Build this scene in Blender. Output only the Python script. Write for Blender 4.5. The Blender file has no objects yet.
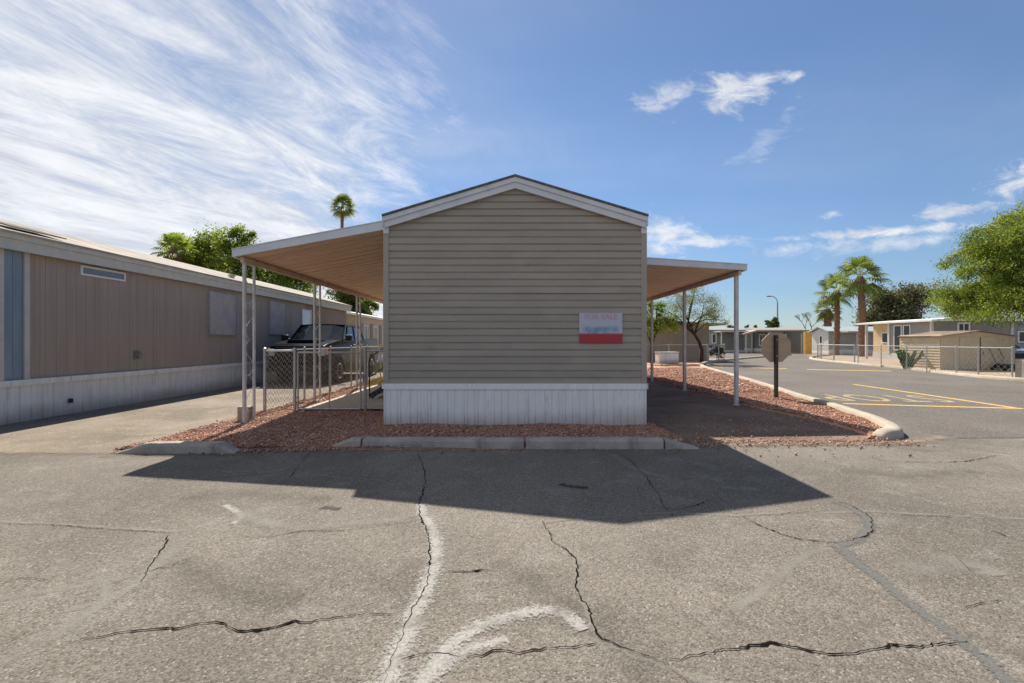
import bpy, math, random
import numpy as np
from mathutils import Vector, Matrix
R = math.radians
random.seed(7); RNG = np.random.default_rng(7)
S = bpy.context.scene
COL = S.collection

# ---------------------------------------------------------------- camera
FX = 480.0; CZ = 1.38
cam_d = bpy.data.cameras.new('camera'); cam = bpy.data.objects.new('camera', cam_d); COL.objects.link(cam)
cam.location = (0, 0, CZ); cam.rotation_euler = (R(90), 0, 0)
cam_d.sensor_width = 36; cam_d.lens = FX/1024*36; cam_d.clip_end = 2000; cam_d.clip_start = 0.05
S.camera = cam

# ---------------------------------------------------------------- sun, sky, exposure
SUNV = Vector((-.79, 4.06, 4.06)).normalized()
SUN_EL = math.asin(SUNV.z); SUN_AZ = math.atan2(SUNV.x, SUNV.y)
sd = bpy.data.lights.new('sun', 'SUN'); sd.energy = 5.0; sd.angle = R(.55); sd.color = (1, .93, .82)
so = bpy.data.objects.new('sun', sd); COL.objects.link(so); so.location = SUNV*50
so.rotation_euler = (-SUNV).to_track_quat('-Z', 'Y').to_euler()
S.view_settings.view_transform = 'Standard'; S.view_settings.look = 'None'
S.view_settings.gamma = 1; S.view_settings.exposure = 0.62
S.view_settings.use_curve_mapping = False
S.cycles.transparent_max_bounces = 12; S.cycles.max_bounces = 5; S.cycles.diffuse_bounces = 3; S.cycles.glossy_bounces = 2; S.cycles.transmission_bounces = 3; S.cycles.caustics_reflective = False; S.cycles.caustics_refractive = False

W = bpy.data.worlds.new('World'); S.world = W; W.use_nodes = True
nt = W.node_tree; nt.nodes.clear()
class NT:
    """small node writer"""
    def __init__(s, tree): s.t = tree
    def n(s, kind, **kw):
        o = s.t.nodes.new(kind)
        for k, v in kw.items():
            if k in o.inputs.keys(): s.set(o.inputs[k], v)
            else: setattr(o, k, v)
        return o
    def set(s, inp, v):
        if hasattr(v, 'bl_idname') or isinstance(v, bpy.types.NodeSocket):
            s.t.links.new(v if isinstance(v, bpy.types.NodeSocket) else v.outputs[0], inp)
        else: inp.default_value = v
    def m(s, op, a, b=0.0, c=0.0, clamp=False):
        o = s.t.nodes.new('ShaderNodeMath'); o.operation = op; o.use_clamp = clamp
        for i, v in enumerate((a, b, c)): s.set(o.inputs[i], v)
        return o.outputs[0]
    def smooth(s, v, a, b):
        o = s.t.nodes.new('ShaderNodeMapRange'); o.interpolation_type = 'SMOOTHSTEP'
        s.set(o.inputs[0], v); o.inputs[1].default_value = a; o.inputs[2].default_value = b
        return o.outputs[0]
    def mix(s, f, a, b, mode='MIX'):
        o = s.t.nodes.new('ShaderNodeMix'); o.data_type = 'RGBA'; o.blend_type = mode
        s.set(o.inputs[0], f); s.set(o.inputs[6], a); s.set(o.inputs[7], b)
        return o.outputs[2]
    def noise(s, vec, scale, detail=4, rough=.55, dist=0.0, dims='3D'):
        o = s.t.nodes.new('ShaderNodeTexNoise'); o.noise_dimensions = dims
        if vec is not None: s.set(o.inputs['Vector'], vec)
        o.inputs['Scale'].default_value = scale; o.inputs['Detail'].default_value = detail
        o.inputs['Roughness'].default_value = rough; o.inputs['Distortion'].default_value = dist
        return o.outputs[0]
    def comb(s, x, y, z):
        o = s.t.nodes.new('ShaderNodeCombineXYZ'); s.set(o.inputs[0], x); s.set(o.inputs[1], y); s.set(o.inputs[2], z)
        return o.outputs[0]
    def ramp(s, f, stops):
        o = s.t.nodes.new('ShaderNodeValToRGB'); s.set(o.inputs[0], f)
        e = o.color_ramp.elements
        while len(e) < len(stops): e.new(.5)
        for i, (p, c) in enumerate(stops):
            e[i].position = p; e[i].color = (c[0], c[1], c[2], 1)
        return o.outputs[0]
w = NT(nt)
sky = w.n('ShaderNodeTexSky'); sky.sky_type = 'NISHITA'; sky.sun_disc = False
sky.sun_elevation = SUN_EL; sky.sun_rotation = SUN_AZ
sky.air_density = 1.0; sky.dust_density = .1; sky.ozone_density = 2.6; sky.altitude = 300
tc = w.n('ShaderNodeTexCoord'); sp = w.n('ShaderNodeSeparateXYZ'); nt.links.new(tc.outputs['Generated'], sp.inputs[0])
dx, dy, dz = sp.outputs
zz = w.m('ADD', w.m('MAXIMUM', dz, 0.0), .06)
px_ = w.m('DIVIDE', dx, zz); py_ = w.m('DIVIDE', dy, zz)      # the layer of high cloud seen from below
# high cirrus: streaks running away from the viewer, thick in the west (-X) half of the sky
a_ = R(-21)
cu = w.m('ADD', w.m('MULTIPLY', px_, math.cos(a_)), w.m('MULTIPLY', py_, math.sin(a_)*1.0))
cv = w.m('ADD', w.m('MULTIPLY', px_, -math.sin(a_)), w.m('MULTIPLY', py_, math.cos(a_)))
v1 = w.comb(w.m('MULTIPLY', cu, .95), w.m('MULTIPLY', cv, .36), 3.1)
v2 = w.comb(w.m('MULTIPLY', cu, 3.0), w.m('MULTIPLY', cv, 1.35), 7.7)
n1 = w.noise(v1, 1.0, 4, .62, .35); n2 = w.noise(v2, 1.0, 6, .73, .45)
n3 = w.noise(w.comb(px_, py_, 1.3), .55, 1, .5, 0)
fib = w.m('ADD', w.m('MULTIPLY', n1, .55), w.m('MULTIPLY', n2, .45))
az = w.m('DIVIDE', dx, w.m('SQRT', w.m('ADD', w.m('MULTIPLY', dx, dx), w.m('MULTIPLY', dy, dy))))
west = w.smooth(w.m('ADD', az, w.m('MULTIPLY', w.m('SUBTRACT', n3, .5), .75)), .40, -.72)
low = w.smooth(dz, .55, .08)
cov = w.m('ADD', w.m('MULTIPLY', west, .35), w.m('MULTIPLY', w.m('MULTIPLY', west, low), .24))
cir = w.smooth(w.m('ADD', fib, cov), .61, .93)
cir = w.m('MULTIPLY', cir, w.m('MULTIPLY', w.smooth(west, .0, .35), 1.0))
# faint veil everywhere
veil = w.m('MULTIPLY', w.smooth(w.noise(w.comb(w.m('MULTIPLY', px_, .5), py_, 5.), .8, 3, .6, 0), .36, .8), w.m('ADD', .08, w.m('MULTIPLY', w.smooth(az, .30, -.25), .34)))
# small separate clouds in the east: (x/y, z/y, half width, half height, tilt, strength)
yy = w.m('MAXIMUM', dy, .05); U = w.m('DIVIDE', dx, yy); V = w.m('DIVIDE', dz, yy)
wob = w.noise(w.comb(w.m('MULTIPLY', U, 9), w.m('MULTIPLY', V, 20), 0.), 1.0, 4, .68, .8)
wob2 = w.noise(w.comb(w.m('MULTIPLY', U, 22), w.m('MULTIPLY', V, 28), 4.), 1.0, 3, .65, 0)
spots = [(.460,.520,.075,.036,.22,1.15),(.515,.545,.045,.018,.3,1.0),(.325,.510,.075,.032,.2,.75),(.305,.488,.05,.014,.1,.7),(.598,.553,.022,.010,.25,.9),
         (.53,.42,.09,.030,.75,.28),(.78,.228,.26,.010,.07,.95),(.66,.196,.12,.022,.05,.6),(.80,.205,.13,.016,.12,.6),(.93,.275,.10,.012,.18,.7),(1.05,.33,.09,.03,.15,.9),
         (.315,.215,.06,.045,-.2,.8),(.38,.208,.14,.012,0.,.75),(.67,.267,.02,.008,.1,.6)]
tot = None
for (u0, v0, hw, hh, tl, st) in spots:
    du = w.m('SUBTRACT', U, u0); dv = w.m('SUBTRACT', V, v0)
    ca, sa = math.cos(tl), math.sin(tl)
    e1 = w.m('DIVIDE', w.m('ADD', w.m('MULTIPLY', du, ca), w.m('MULTIPLY', dv, sa)), hw)
    e2 = w.m('DIVIDE', w.m('SUBTRACT', w.m('MULTIPLY', dv, ca), w.m('MULTIPLY', du, sa)), hh)
    d = w.m('SQRT', w.m('ADD', w.m('MULTIPLY', e1, e1), w.m('MULTIPLY', e2, e2)))
    d = w.m('SUBTRACT', w.m('MULTIPLY', d, .75), w.m('MULTIPLY', w.m('SUBTRACT', wob, .5), 3.2))
    d = w.m('SUBTRACT', d, w.m('MULTIPLY', w.m('SUBTRACT', wob2, .5), 1.2))
    k = w.m('MULTIPLY', w.smooth(d, 1.05, -.15), st)
    tot = k if tot is None else w.m('MAXIMUM', tot, k)
tot = w.m('MULTIPLY', tot, w.smooth(dy, .1, .3))
cl = w.m('MAXIMUM', w.m('MAXIMUM', w.m('MULTIPLY', cir, .9), veil), tot)
cl = w.m('MULTIPLY', cl, w.smooth(dz, -.01, .05), clamp=True)
SKYK = .069
hz_ = w.ramp(w.smooth(dz, .0, .45), [(0,(.60,.68,.80)),(.35,(.78,.86,.95)),(1,(.90,.96,1.03))])
skyc = w.mix(1.0, sky.outputs[0], hz_, 'MULTIPLY')
cloudc = w.mix(w.smooth(n2, .3, .7), (6.0, 6.4, 7.2, 1), (9.6, 9.6, 9.6, 1))
fin = w.mix(cl, skyc, cloudc)
W.cycles.sampling_method = 'MANUAL'; W.cycles.sample_map_resolution = 512
bg = w.n('ShaderNodeBackground'); nt.links.new(fin, bg.inputs[0]); bg.inputs[1].default_value = SKYK
wo = w.n('ShaderNodeOutputWorld'); nt.links.new(bg.outputs[0], wo.inputs[0])

# ---------------------------------------------------------------- materials
def G(px, py, z=0.0):
    """ground point that a measured picture position stands on"""
    ppm = (py-341.5)/(CZ-z)
    return ((px-512)/ppm, FX/ppm)
def newmat(name):
    m = bpy.data.materials.new(name); m.use_nodes = True
    t = m.node_tree; b = t.nodes['Principled BSDF']
    return m, NT(t), b
def mk(name, col, rough=.7, metal=0.0, var=.12, scale=3.0, bump=0.0, bscale=60.0, stretch=(1,1,1), dirt=None, spec=.35, fine=.0, attr=None, mud=None):
    m, t, b = newmat(name)
    tcn = t.n('ShaderNodeTexCoord')
    mp = t.n('ShaderNodeMapping'); t.t.links.new(tcn.outputs['Object'], mp.inputs[0]); mp.inputs['Scale'].default_value = stretch
    n = t.noise(mp.outputs[0], scale, 6, .6, .2)
    hi = tuple(min(1, c*(1+var)) for c in col)+(1,); lo = tuple(c*(1-var) for c in col)+(1,)
    c = t.mix(t.smooth(n, .3, .7), lo, hi)
    if fine:
        n2 = t.noise(tcn.outputs['Object'], bscale, 3, .7)
        g = t.m('ADD', t.m('MULTIPLY', t.m('SUBTRACT', n2, .5), fine*2), 1.0)
        c = t.mix(1.0, c, t.comb(g, g, g), 'MULTIPLY')
    if dirt:
        dcol, amt, dsc = dirt
        nd = t.noise(mp.outputs[0], dsc, 7, .65, .6)
        c = t.mix(t.m('MULTIPLY', t.smooth(nd, .52, .78), amt), c, tuple(dcol)+(1,))
    if mud:
        sx = t.n('ShaderNodeSeparateXYZ'); t.t.links.new(tcn.outputs['Object'], sx.inputs[0])
        nm = t.noise(tcn.outputs['Object'], 5., 5, .7); nl = t.noise(tcn.outputs['Object'], .8, 2, .5)
        hgt = t.m('ADD', t.m('MULTIPLY', nl, .30), t.m('MULTIPLY', nm, .16))
        f_ = t.smooth(t.m('SUBTRACT', sx.outputs[2], hgt), .10, -.22)
        c = t.mix(t.m('MULTIPLY', f_, mud), c, (.34,.24,.18,1))
    if attr:
        at = t.n('ShaderNodeAttribute', attribute_name=attr)
        c = t.mix(1.0, c, at.outputs['Color'], 'MULTIPLY')
    t.set(b.inputs['Base Color'], c)
    t.set(b.inputs['Roughness'], rough); b.inputs['Metallic'].default_value = metal
    b.inputs['Specular IOR Level'].default_value = spec
    if bump:
        nb = t.noise(tcn.outputs['Object'], bscale, 4, .6)
        bp = t.n('ShaderNodeBump'); bp.inputs['Strength'].default_value = 1.0; bp.inputs['Distance'].default_value = bump
        t.set(bp.inputs['Height'], nb); t.t.links.new(bp.outputs[0], b.inputs['Normal'])
    return m

def asphalt(name, c_lo, c_hi, spk=.5, bigscale=.35, bump=.004, cell=95., pale=(.30,.285,.255), palef=.5):
    m, t, b = newmat(name)
    tcn = t.n('ShaderNodeTexCoord'); P = tcn.outputs['Object']
    big = t.noise(P, bigscale, 6, .6, .5); mid = t.noise(P, 2.6, 6, .62, .3); fi = t.noise(P, 22., 5, .7)
    c = t.mix(t.smooth(big, .32, .68), c_lo+(1,), c_hi+(1,))
    c = t.mix(t.m('MULTIPLY', t.smooth(mid, .5, .75), .35*palef), c, pale+(1,))
    blot = t.noise(P, 1.1, 5, .6, 1.2)
    c = t.mix(t.m('MULTIPLY', t.smooth(blot, .56, .72), .30), c, tuple(v*.62 for v in c_lo)+(1,))
    g = t.m('ADD', t.m('MULTIPLY', t.m('SUBTRACT', fi, .5), 1.1*spk), 1.0)
    c = t.mix(1.0, c, t.comb(g, g, g), 'MULTIPLY')
    vo = t.n('ShaderNodeTexVoronoi'); vo.inputs['Scale'].default_value = cell; t.t.links.new(P, vo.inputs['Vector'])
    vs = t.n('ShaderNodeSeparateColor'); t.t.links.new(vo.outputs['Color'], vs.inputs[0])
    stone = t.smooth(vs.outputs[0], .0, 1.)
    g2 = t.m('ADD', t.m('MULTIPLY', t.m('SUBTRACT', stone, .45), 1.0*spk), 1.0)
    c = t.mix(1.0, c, t.comb(g2, g2, g2), 'MULTIPLY')
    lite = t.m('MULTIPLY', t.smooth(vs.outputs[1], .93, .98), .55)
    c = t.mix(lite, c, (.42, .38, .33, 1))
    dark = t.m('MULTIPLY', t.smooth(vs.outputs[2], .90, .97), .6)
    c = t.mix(dark, c, (.045, .04, .036, 1))
    pits = t.smooth(t.noise(P, 38., 3, .6), .68, .76)
    c = t.mix(t.m('MULTIPLY', pits, .55), c, (.05, .045, .04, 1))
    t.set(b.inputs['Base Color'], c); b.inputs['Roughness'].default_value = .9; b.inputs['Specular IOR Level'].default_value = .25
    h = t.m('SUBTRACT', t.m('ADD', t.m('MULTIPLY', vo.outputs['Distance'], -.6), t.m('MULTIPLY', fi, 1.1)), t.m('MULTIPLY', pits, .8))
    bp = t.n('ShaderNodeBump'); bp.inputs['Strength'].default_value = .9; bp.inputs['Distance'].default_value = bump
    t.set(bp.inputs['Height'], h); t.t.links.new(bp.outputs[0], b.inputs['Normal'])
    return m
M = {}
M['road'] = asphalt('worn_asphalt', (.132,.116,.095), (.212,.187,.155), spk=.55, cell=112., palef=1.0)
M['street'] = asphalt('street_asphalt', (.122,.108,.091), (.158,.141,.120), spk=.3, cell=60., bump=.002, palef=.2)
M['drive'] = asphalt('driveway_asphalt', (.17,.14,.105), (.29,.24,.18), spk=.45, bigscale=.6, pale=(.42,.36,.29), palef=1.0)
M['pad'] = asphalt('dusty_pad', (.150,.096,.064), (.25,.165,.112), spk=.55, bigscale=.8, pale=(.26,.20,.16), palef=.7)
M['dirt'] = mk('pale_dirt', (.36,.28,.21), .95, var=.2, scale=.7, bump=.01, bscale=12, fine=.25)
M['gravelbase'] = mk('gravel_bed', (.30,.165,.105), .95, var=.3, scale=3, bump=.02, bscale=34, fine=.75)
M['gravelfar'] = mk('gravel_bed_far', (.46,.27,.17), .95, var=.25, scale=6, bump=.02, bscale=18, fine=.7)
M['stone'] = mk('red_gravel', (1,1,1), .85, var=.0, attr='Col')
M['concrete'] = mk('kerb_concrete', (.37,.335,.29), .9, var=.16, scale=4, bump=.006, bscale=45, fine=.25, dirt=((.16,.14,.12), .7, 3.))
M['concrete_pale'] = mk('pale_concrete', (.45,.385,.30), .9, var=.12, scale=2, bump=.004, bscale=60, fine=.2, dirt=((.28,.23,.18), .5, 1.6))
M['patio'] = mk('patio_concrete', (.52,.45,.35), .9, var=.12, scale=1, bump=.003, bscale=60, fine=.12, dirt=((.27,.22,.17), .5, 1.6))
M['siding'] = mk('taupe_siding', (.375,.328,.275), .55, var=.06, scale=1.2, bump=.0012, bscale=30, attr='Col', dirt=((.15,.13,.11), .30, 1.1), stretch=(1,1,3))
M['trimtaupe'] = mk('taupe_trim', (.38,.34,.285), .55, var=.06, scale=2)
M['white'] = mk('white_skirting', (.88,.87,.87), .6, var=.05, scale=2.2, stretch=(3,3,.6), dirt=((.42,.38,.33), .45, 2.2), bump=.001, bscale=30, mud=.55)
M['whiteold'] = mk('aged_white_skirting', (.87,.85,.82), .7, var=.10, scale=2.0, stretch=(1,3,.5), dirt=((.33,.28,.23), .65, 2.0), mud=.6)
M['fascia'] = mk('white_fascia', (.66,.68,.72), .5, var=.06, scale=2, dirt=((.40,.38,.36), .4, 3.))
M['shingle'] = mk('dark_shingle', (.13,.125,.12), .95, var=.3, scale=7, bump=.006, bscale=50, fine=.4)
M['palershingle'] = mk('weathered_roofing', (.38,.34,.29), .95, var=.22, scale=2.0, bump=.006, bscale=30, fine=.2, dirt=((.13,.12,.11), .85, .8))
M['pan'] = mk('tan_roof_pan', (.68,.50,.36), .5, var=.10, scale=1.5, stretch=(.5,4,1), dirt=((.36,.22,.14), .45, 1.6))
M['pan2'] = mk('cream_roof_pan', (.80,.65,.51), .5, var=.10, scale=1.5, stretch=(.5,4,1), dirt=((.40,.28,.2), .35, 1.6))
M['post'] = mk('white_post_paint', (.62,.60,.58), .5, var=.10, scale=6, dirt=((.30,.22,.17), .5, 7.))
M['t111'] = mk('mauve_brown_panel', (.41,.335,.28), .8, var=.05, scale=1.6, stretch=(1,4,.35), bump=.002, bscale=40, dirt=((.30,.23,.19), .4, 1.4))
M['t111tan'] = mk('tan_brown_panel', (.33,.25,.19), .8, var=.09, scale=1.6, stretch=(1,4,.35))
M['bluepanel'] = mk('faded_blue_panel', (.25,.33,.39), .75, var=.10, scale=2, stretch=(1,3,.4), dirt=((.35,.38,.4), .4, 2.))
M['creamtrim'] = mk('cream_trim', (.60,.57,.50), .7, var=.08, scale=4, dirt=((.40,.34,.27), .4, 4.))
M['shutter'] = mk('weathered_board', (.46,.41,.39), .8, var=.12, scale=3, dirt=((.33,.27,.24), .4, 2.))
M['glassgrey'] = mk('hazy_window', (.16,.19,.21), .15, var=.1, scale=2, spec=.6)
M['glass'] = mk('dark_glass', (.022,.027,.032), .06, var=.1, scale=2, spec=.45)
M['galv'] = mk('galvanised_steel', (.45,.45,.44), .45, metal=.55, var=.12, scale=12)
M['galvdark'] = mk('weathered_steel', (.30,.30,.29), .55, metal=.5, var=.15, scale=12)
M['wire'] = mk('fence_wire', (.36,.34,.31), .6, metal=.0, var=.1, scale=10)
M['black'] = mk('black_metal', (.02,.02,.02), .5, var=.1, scale=6)
M['rubber'] = mk('rubber', (.022,.022,.022), .8, var=.1, scale=9)
M['chrome'] = mk('chrome', (.6,.6,.6), .15, metal=1.0, var=.05)
M['carpaint'] = mk('black_car_paint', (.005,.006,.010), .22, var=.05, spec=.10)
M['silverpaint'] = mk('silver_car_paint', (.48,.50,.53), .22, metal=.4, var=.03, spec=.6)
M['amber'] = mk('amber_lens', (.85,.20,.03), .2, var=.05, spec=.6)
M['lens'] = mk('lamp_lens', (.65,.68,.70), .1, var=.05, spec=.8)
M['signpost'] = mk('dark_post', (.055,.050,.045), .6, var=.15, scale=9)
M['signred'] = mk('faded_red_sheeting', (.45,.03,.03), .45, var=.05)
M['whitepaint'] = mk('sign_white', (.8,.8,.8), .5, var=.03)
M['grasspale'] = mk('dry_grass', (.34,.30,.09), .9, var=.3, scale=3, attr='Col')
M['bark'] = mk('dark_bark', (.050,.038,.030), .95, var=.35, scale=9, bump=.02, bscale=20)
M['palmbark'] = mk('palm_bark', (.22,.13,.085), .95, var=.35, scale=5, bump=.05, bscale=9, stretch=(1,1,2))
M['yellow'] = None
def streaked_metal(name):           # the unpainted back of a road sign, brushed and rust-tinted
    m, t, b = newmat(name)
    tcn = t.n('ShaderNodeTexCoord'); mp = t.n('ShaderNodeMapping'); t.t.links.new(tcn.outputs['Object'], mp.inputs[0]); mp.inputs['Scale'].default_value = (.25,1,1.8)
    n = t.noise(mp.outputs[0], 1.6, 5, .6)
    c = t.ramp(n, [(.32,(.36,.28,.20)),(.48,(.42,.32,.23)),(.56,(.50,.35,.22)),(.7,(.38,.30,.22))])
    t.set(b.inputs['Base Color'], c); b.inputs['Metallic'].default_value = .35; b.inputs['Roughness'].default_value = .5
    return m
M['signback'] = streaked_metal('bare_sign_metal')
def leafmat(name, col, col2, trans=.45):
    m, t, b = newmat(name)
    at = t.n('ShaderNodeAttribute', attribute_name='Col')
    sc = t.n('ShaderNodeSeparateColor'); t.t.links.new(at.outputs['Color'], sc.inputs[0])
    c = t.mix(sc.outputs[0], col+(1,), col2+(1,))
    g = t.m('ADD', t.m('MULTIPLY', sc.outputs[1], .7), .65)
    c = t.mix(1.0, c, t.comb(g, g, g), 'MULTIPLY')
    t.set(b.inputs['Base Color'], c); b.inputs['Roughness'].default_value = .55; b.inputs['Specular IOR Level'].default_value = .25
    tr = t.n('ShaderNodeBsdfTranslucent'); t.set(tr.inputs[0], t.mix(1.0, c, (1.6,1.5,.7,1), 'MULTIPLY'))
    mx = t.n('ShaderNodeMixShader'); mx.inputs[0].default_value = trans
    t.t.links.new(b.outputs[0], mx.inputs[1]); t.t.links.new(tr.outputs[0], mx.inputs[2])
    t.t.links.new(mx.outputs[0], t.t.nodes['Material Output'].inputs[0])
    return m
M['leafbright'] = leafmat('bright_green_leaf', (.13,.17,.025), (.24,.26,.04), .5)
M['leafpv'] = leafmat('palo_verde_leaf', (.09,.15,.028), (.215,.265,.055), .5)
M['leafmesq'] = leafmat('mesquite_leaf', (.10,.13,.055), (.20,.22,.11), .45)
M['leafolive'] = leafmat('olive_grey_leaf', (.075,.085,.045), (.15,.15,.09), .35)
M['leafpalm'] = leafmat('palm_leaf', (.08,.125,.035), (.19,.24,.06), .4)
M['leafdark'] = leafmat('dark_green_leaf', (.045,.075,.025), (.09,.12,.04), .3)
M['cactus'] = mk('cactus_pad_skin', (.13,.18,.08), .7, var=.3, scale=5)

# ---------------------------------------------------------------- mesh helpers
def tag(o, label=None, cat=None, group=None, kind=None):
    if label: o['label'] = label
    if cat: o['category'] = cat
    if group: o['group'] = group
    if kind: o['kind'] = kind
    return o
def thing(name, label, cat, group=None, loc=(0,0,0)):
    o = bpy.data.objects.new(name, None); COL.objects.link(o); o.location = loc; o.empty_display_size = .2
    return tag(o, label, cat, group)
def absloc(o):
    v = Vector((0,0,0))
    while o is not None: v += o.location; o = o.parent
    return v
class MB:
    def __init__(s): s.v = []; s.f = []; s.c = None
    def add(s, vs, fs):
        b = len(s.v); s.v += [tuple(p) for p in vs]; s.f += [tuple(i+b for i in f) for f in fs]
    def box(s, x0, x1, y0, y1, z0, z1, rot=0, piv=None):
        vs = [(x,y,z) for z in (z0,z1) for y in (y0,y1) for x in (x0,x1)]
        if rot:
            cx, cy = piv if piv else ((x0+x1)/2, (y0+y1)/2); ca, sa = math.cos(rot), math.sin(rot)
            vs = [(cx+(x-cx)*ca-(y-cy)*sa, cy+(x-cx)*sa+(y-cy)*ca, z) for x,y,z in vs]
        s.add(vs, [(0,2,3,1),(4,5,7,6),(0,1,5,4),(2,6,7,3),(0,4,6,2),(1,3,7,5)]); return s
    def bar(s, p, q, w, h=None, up=(0,0,1)):
        h = h or w; p = Vector(p); q = Vector(q); d = (q-p).normalized(); u = Vector(up)
        if abs(d.dot(u)) > .98: u = Vector((0,1,0))
        a = d.cross(u).normalized(); b = a.cross(d).normalized()
        vs = [c+a*sa*w/2+b*sb*h/2 for c in (p,q) for sa,sb in ((-1,-1),(1,-1),(1,1),(-1,1))]
        s.add(vs, [(3,2,1,0),(4,5,6,7),(0,1,5,4),(1,2,6,5),(2,3,7,6),(3,0,4,7)]); return s
    def tube(s, pts, rads, n=10, cap=True):
        pts = [Vector(p) for p in pts]
        if not hasattr(rads, '__len__'): rads = [rads]*len(pts)
        base = len(s.v); a = None
        for i, p in enumerate(pts):
            d = (pts[min(i+1,len(pts)-1)]-pts[max(i-1,0)]).normalized()
            if a is None:
                a = d.cross(Vector((0,1,0)) if abs(d.y) < .9 else Vector((1,0,0))).normalized()
            else: a = (a-d*a.dot(d)).normalized()
            b = d.cross(a)
            for k in range(n):
                t = 2*math.pi*k/n; s.v.append(tuple(p+(a*math.cos(t)+b*math.sin(t))*rads[i]))
        for i in range(len(pts)-1):
            for k in range(n):
                s.f.append((base+i*n+k, base+i*n+(k+1)%n, base+(i+1)*n+(k+1)%n, base+(i+1)*n+k))
        if cap:
            s.f.append(tuple(base+k for k in range(n))[::-1]); s.f.append(tuple(base+(len(pts)-1)*n+k for k in range(n)))
        return s
    def prism(s, poly, axis, a0, a1):
        """poly: 2D points; axis 'x': (y,z) extruded in x; 'y': (x,z) in y; 'z': (x,y) in z"""
        n = len(poly)
        mkp = {'x': lambda p,a: (a,p[0],p[1]), 'y': lambda p,a: (p[0],a,p[1]), 'z': lambda p,a: (p[0],p[1],a)}[axis]
        vs = [mkp(p,a0) for p in poly]+[mkp(p,a1) for p in poly]
        s.add(vs, [tuple(range(n))[::-1], tuple(range(n,2*n))]+[(i,(i+1)%n,n+(i+1)%n,n+i) for i in range(n)]); return s
    def quad(s, a, b, c, d): s.add([a,b,c,d], [(0,1,2,3)]); return s
    def build(s, name, mat, parent=None, smooth=False, bevel=0, recenter=True, sm_angle=None):
        me = bpy.data.meshes.new(name)
        off = absloc(parent) if parent else None
        if off is None:
            if recenter:
                xs = [p[0] for p in s.v]; ys = [p[1] for p in s.v]
                off = Vector(((min(xs)+max(xs))/2, (min(ys)+max(ys))/2, min(p[2] for p in s.v)))
            else: off = Vector((0,0,0))
        me.from_pydata([(p[0]-off.x, p[1]-off.y, p[2]-off.z) for p in s.v], [], s.f)
        o = bpy.data.objects.new(name, me); COL.objects.link(o)
        if parent: o.parent = parent
        else: o.location = off
        me.materials.append(mat)
        import bmesh
        bm = bmesh.new(); bm.from_mesh(me); bmesh.ops.recalc_face_normals(bm, faces=bm.faces); bm.to_mesh(me); bm.free()
        if s.c is not None:
            a = me.color_attributes.new('Col', 'FLOAT_COLOR', 'POINT')
            a.data.foreach_set('color', np.asarray(s.c, dtype=np.float32).ravel())
        if smooth:
            me.polygons.foreach_set('use_smooth', [True]*len(me.polygons))
        if bevel:
            bv = o.modifiers.new('bevel', 'BEVEL'); bv.width = bevel; bv.segments = 2; bv.limit_method = 'ANGLE'; bv.angle_limit = R(35)
        return o
def np_obj(name, V_, F_, mat, parent=None, col=None, smooth=False, origin=None):
    """fast mesh from arrays, F_ all of one size"""
    V_ = np.asarray(V_, dtype=np.float32); F_ = np.asarray(F_, dtype=np.int32); k = F_.shape[1]
    if parent is not None: off = np.array(absloc(parent))
    elif origin is not None: off = np.array(origin)
    else: off = np.array([(V_[:,0].min()+V_[:,0].max())/2, (V_[:,1].min()+V_[:,1].max())/2, V_[:,2].min()])
    me = bpy.data.meshes.new(name)
    me.vertices.add(len(V_)); me.vertices.foreach_set('co', (V_-off.astype(np.float32)).ravel())
    me.loops.add(F_.size); me.loops.foreach_set('vertex_index', F_.ravel())
    me.polygons.add(len(F_)); me.polygons.foreach_set('loop_start', np.arange(0, F_.size, k, dtype=np.int32))
    me.polygons.foreach_set('loop_total', np.full(len(F_), k, dtype=np.int32))
    if smooth: me.polygons.foreach_set('use_smooth', np.ones(len(F_), dtype=bool))
    me.update(calc_edges=True); me.validate()
    if col is not None:
        a = me.color_attributes.new('Col', 'FLOAT_COLOR', 'POINT')
        a.data.foreach_set('color', np.asarray(col, dtype=np.float32).ravel())
    me.materials.append(mat)
    o = bpy.data.objects.new(name, me); COL.objects.link(o)
    if parent is not None: o.parent = parent
    else: o.location = off
    return o
def copy_tree(o, parent=None):
    c = o.copy(); COL.objects.link(c); c.parent = parent
    for ch in [x for x in list(COL.objects) if x.parent == o]: copy_tree(ch, c)
    return c

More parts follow.
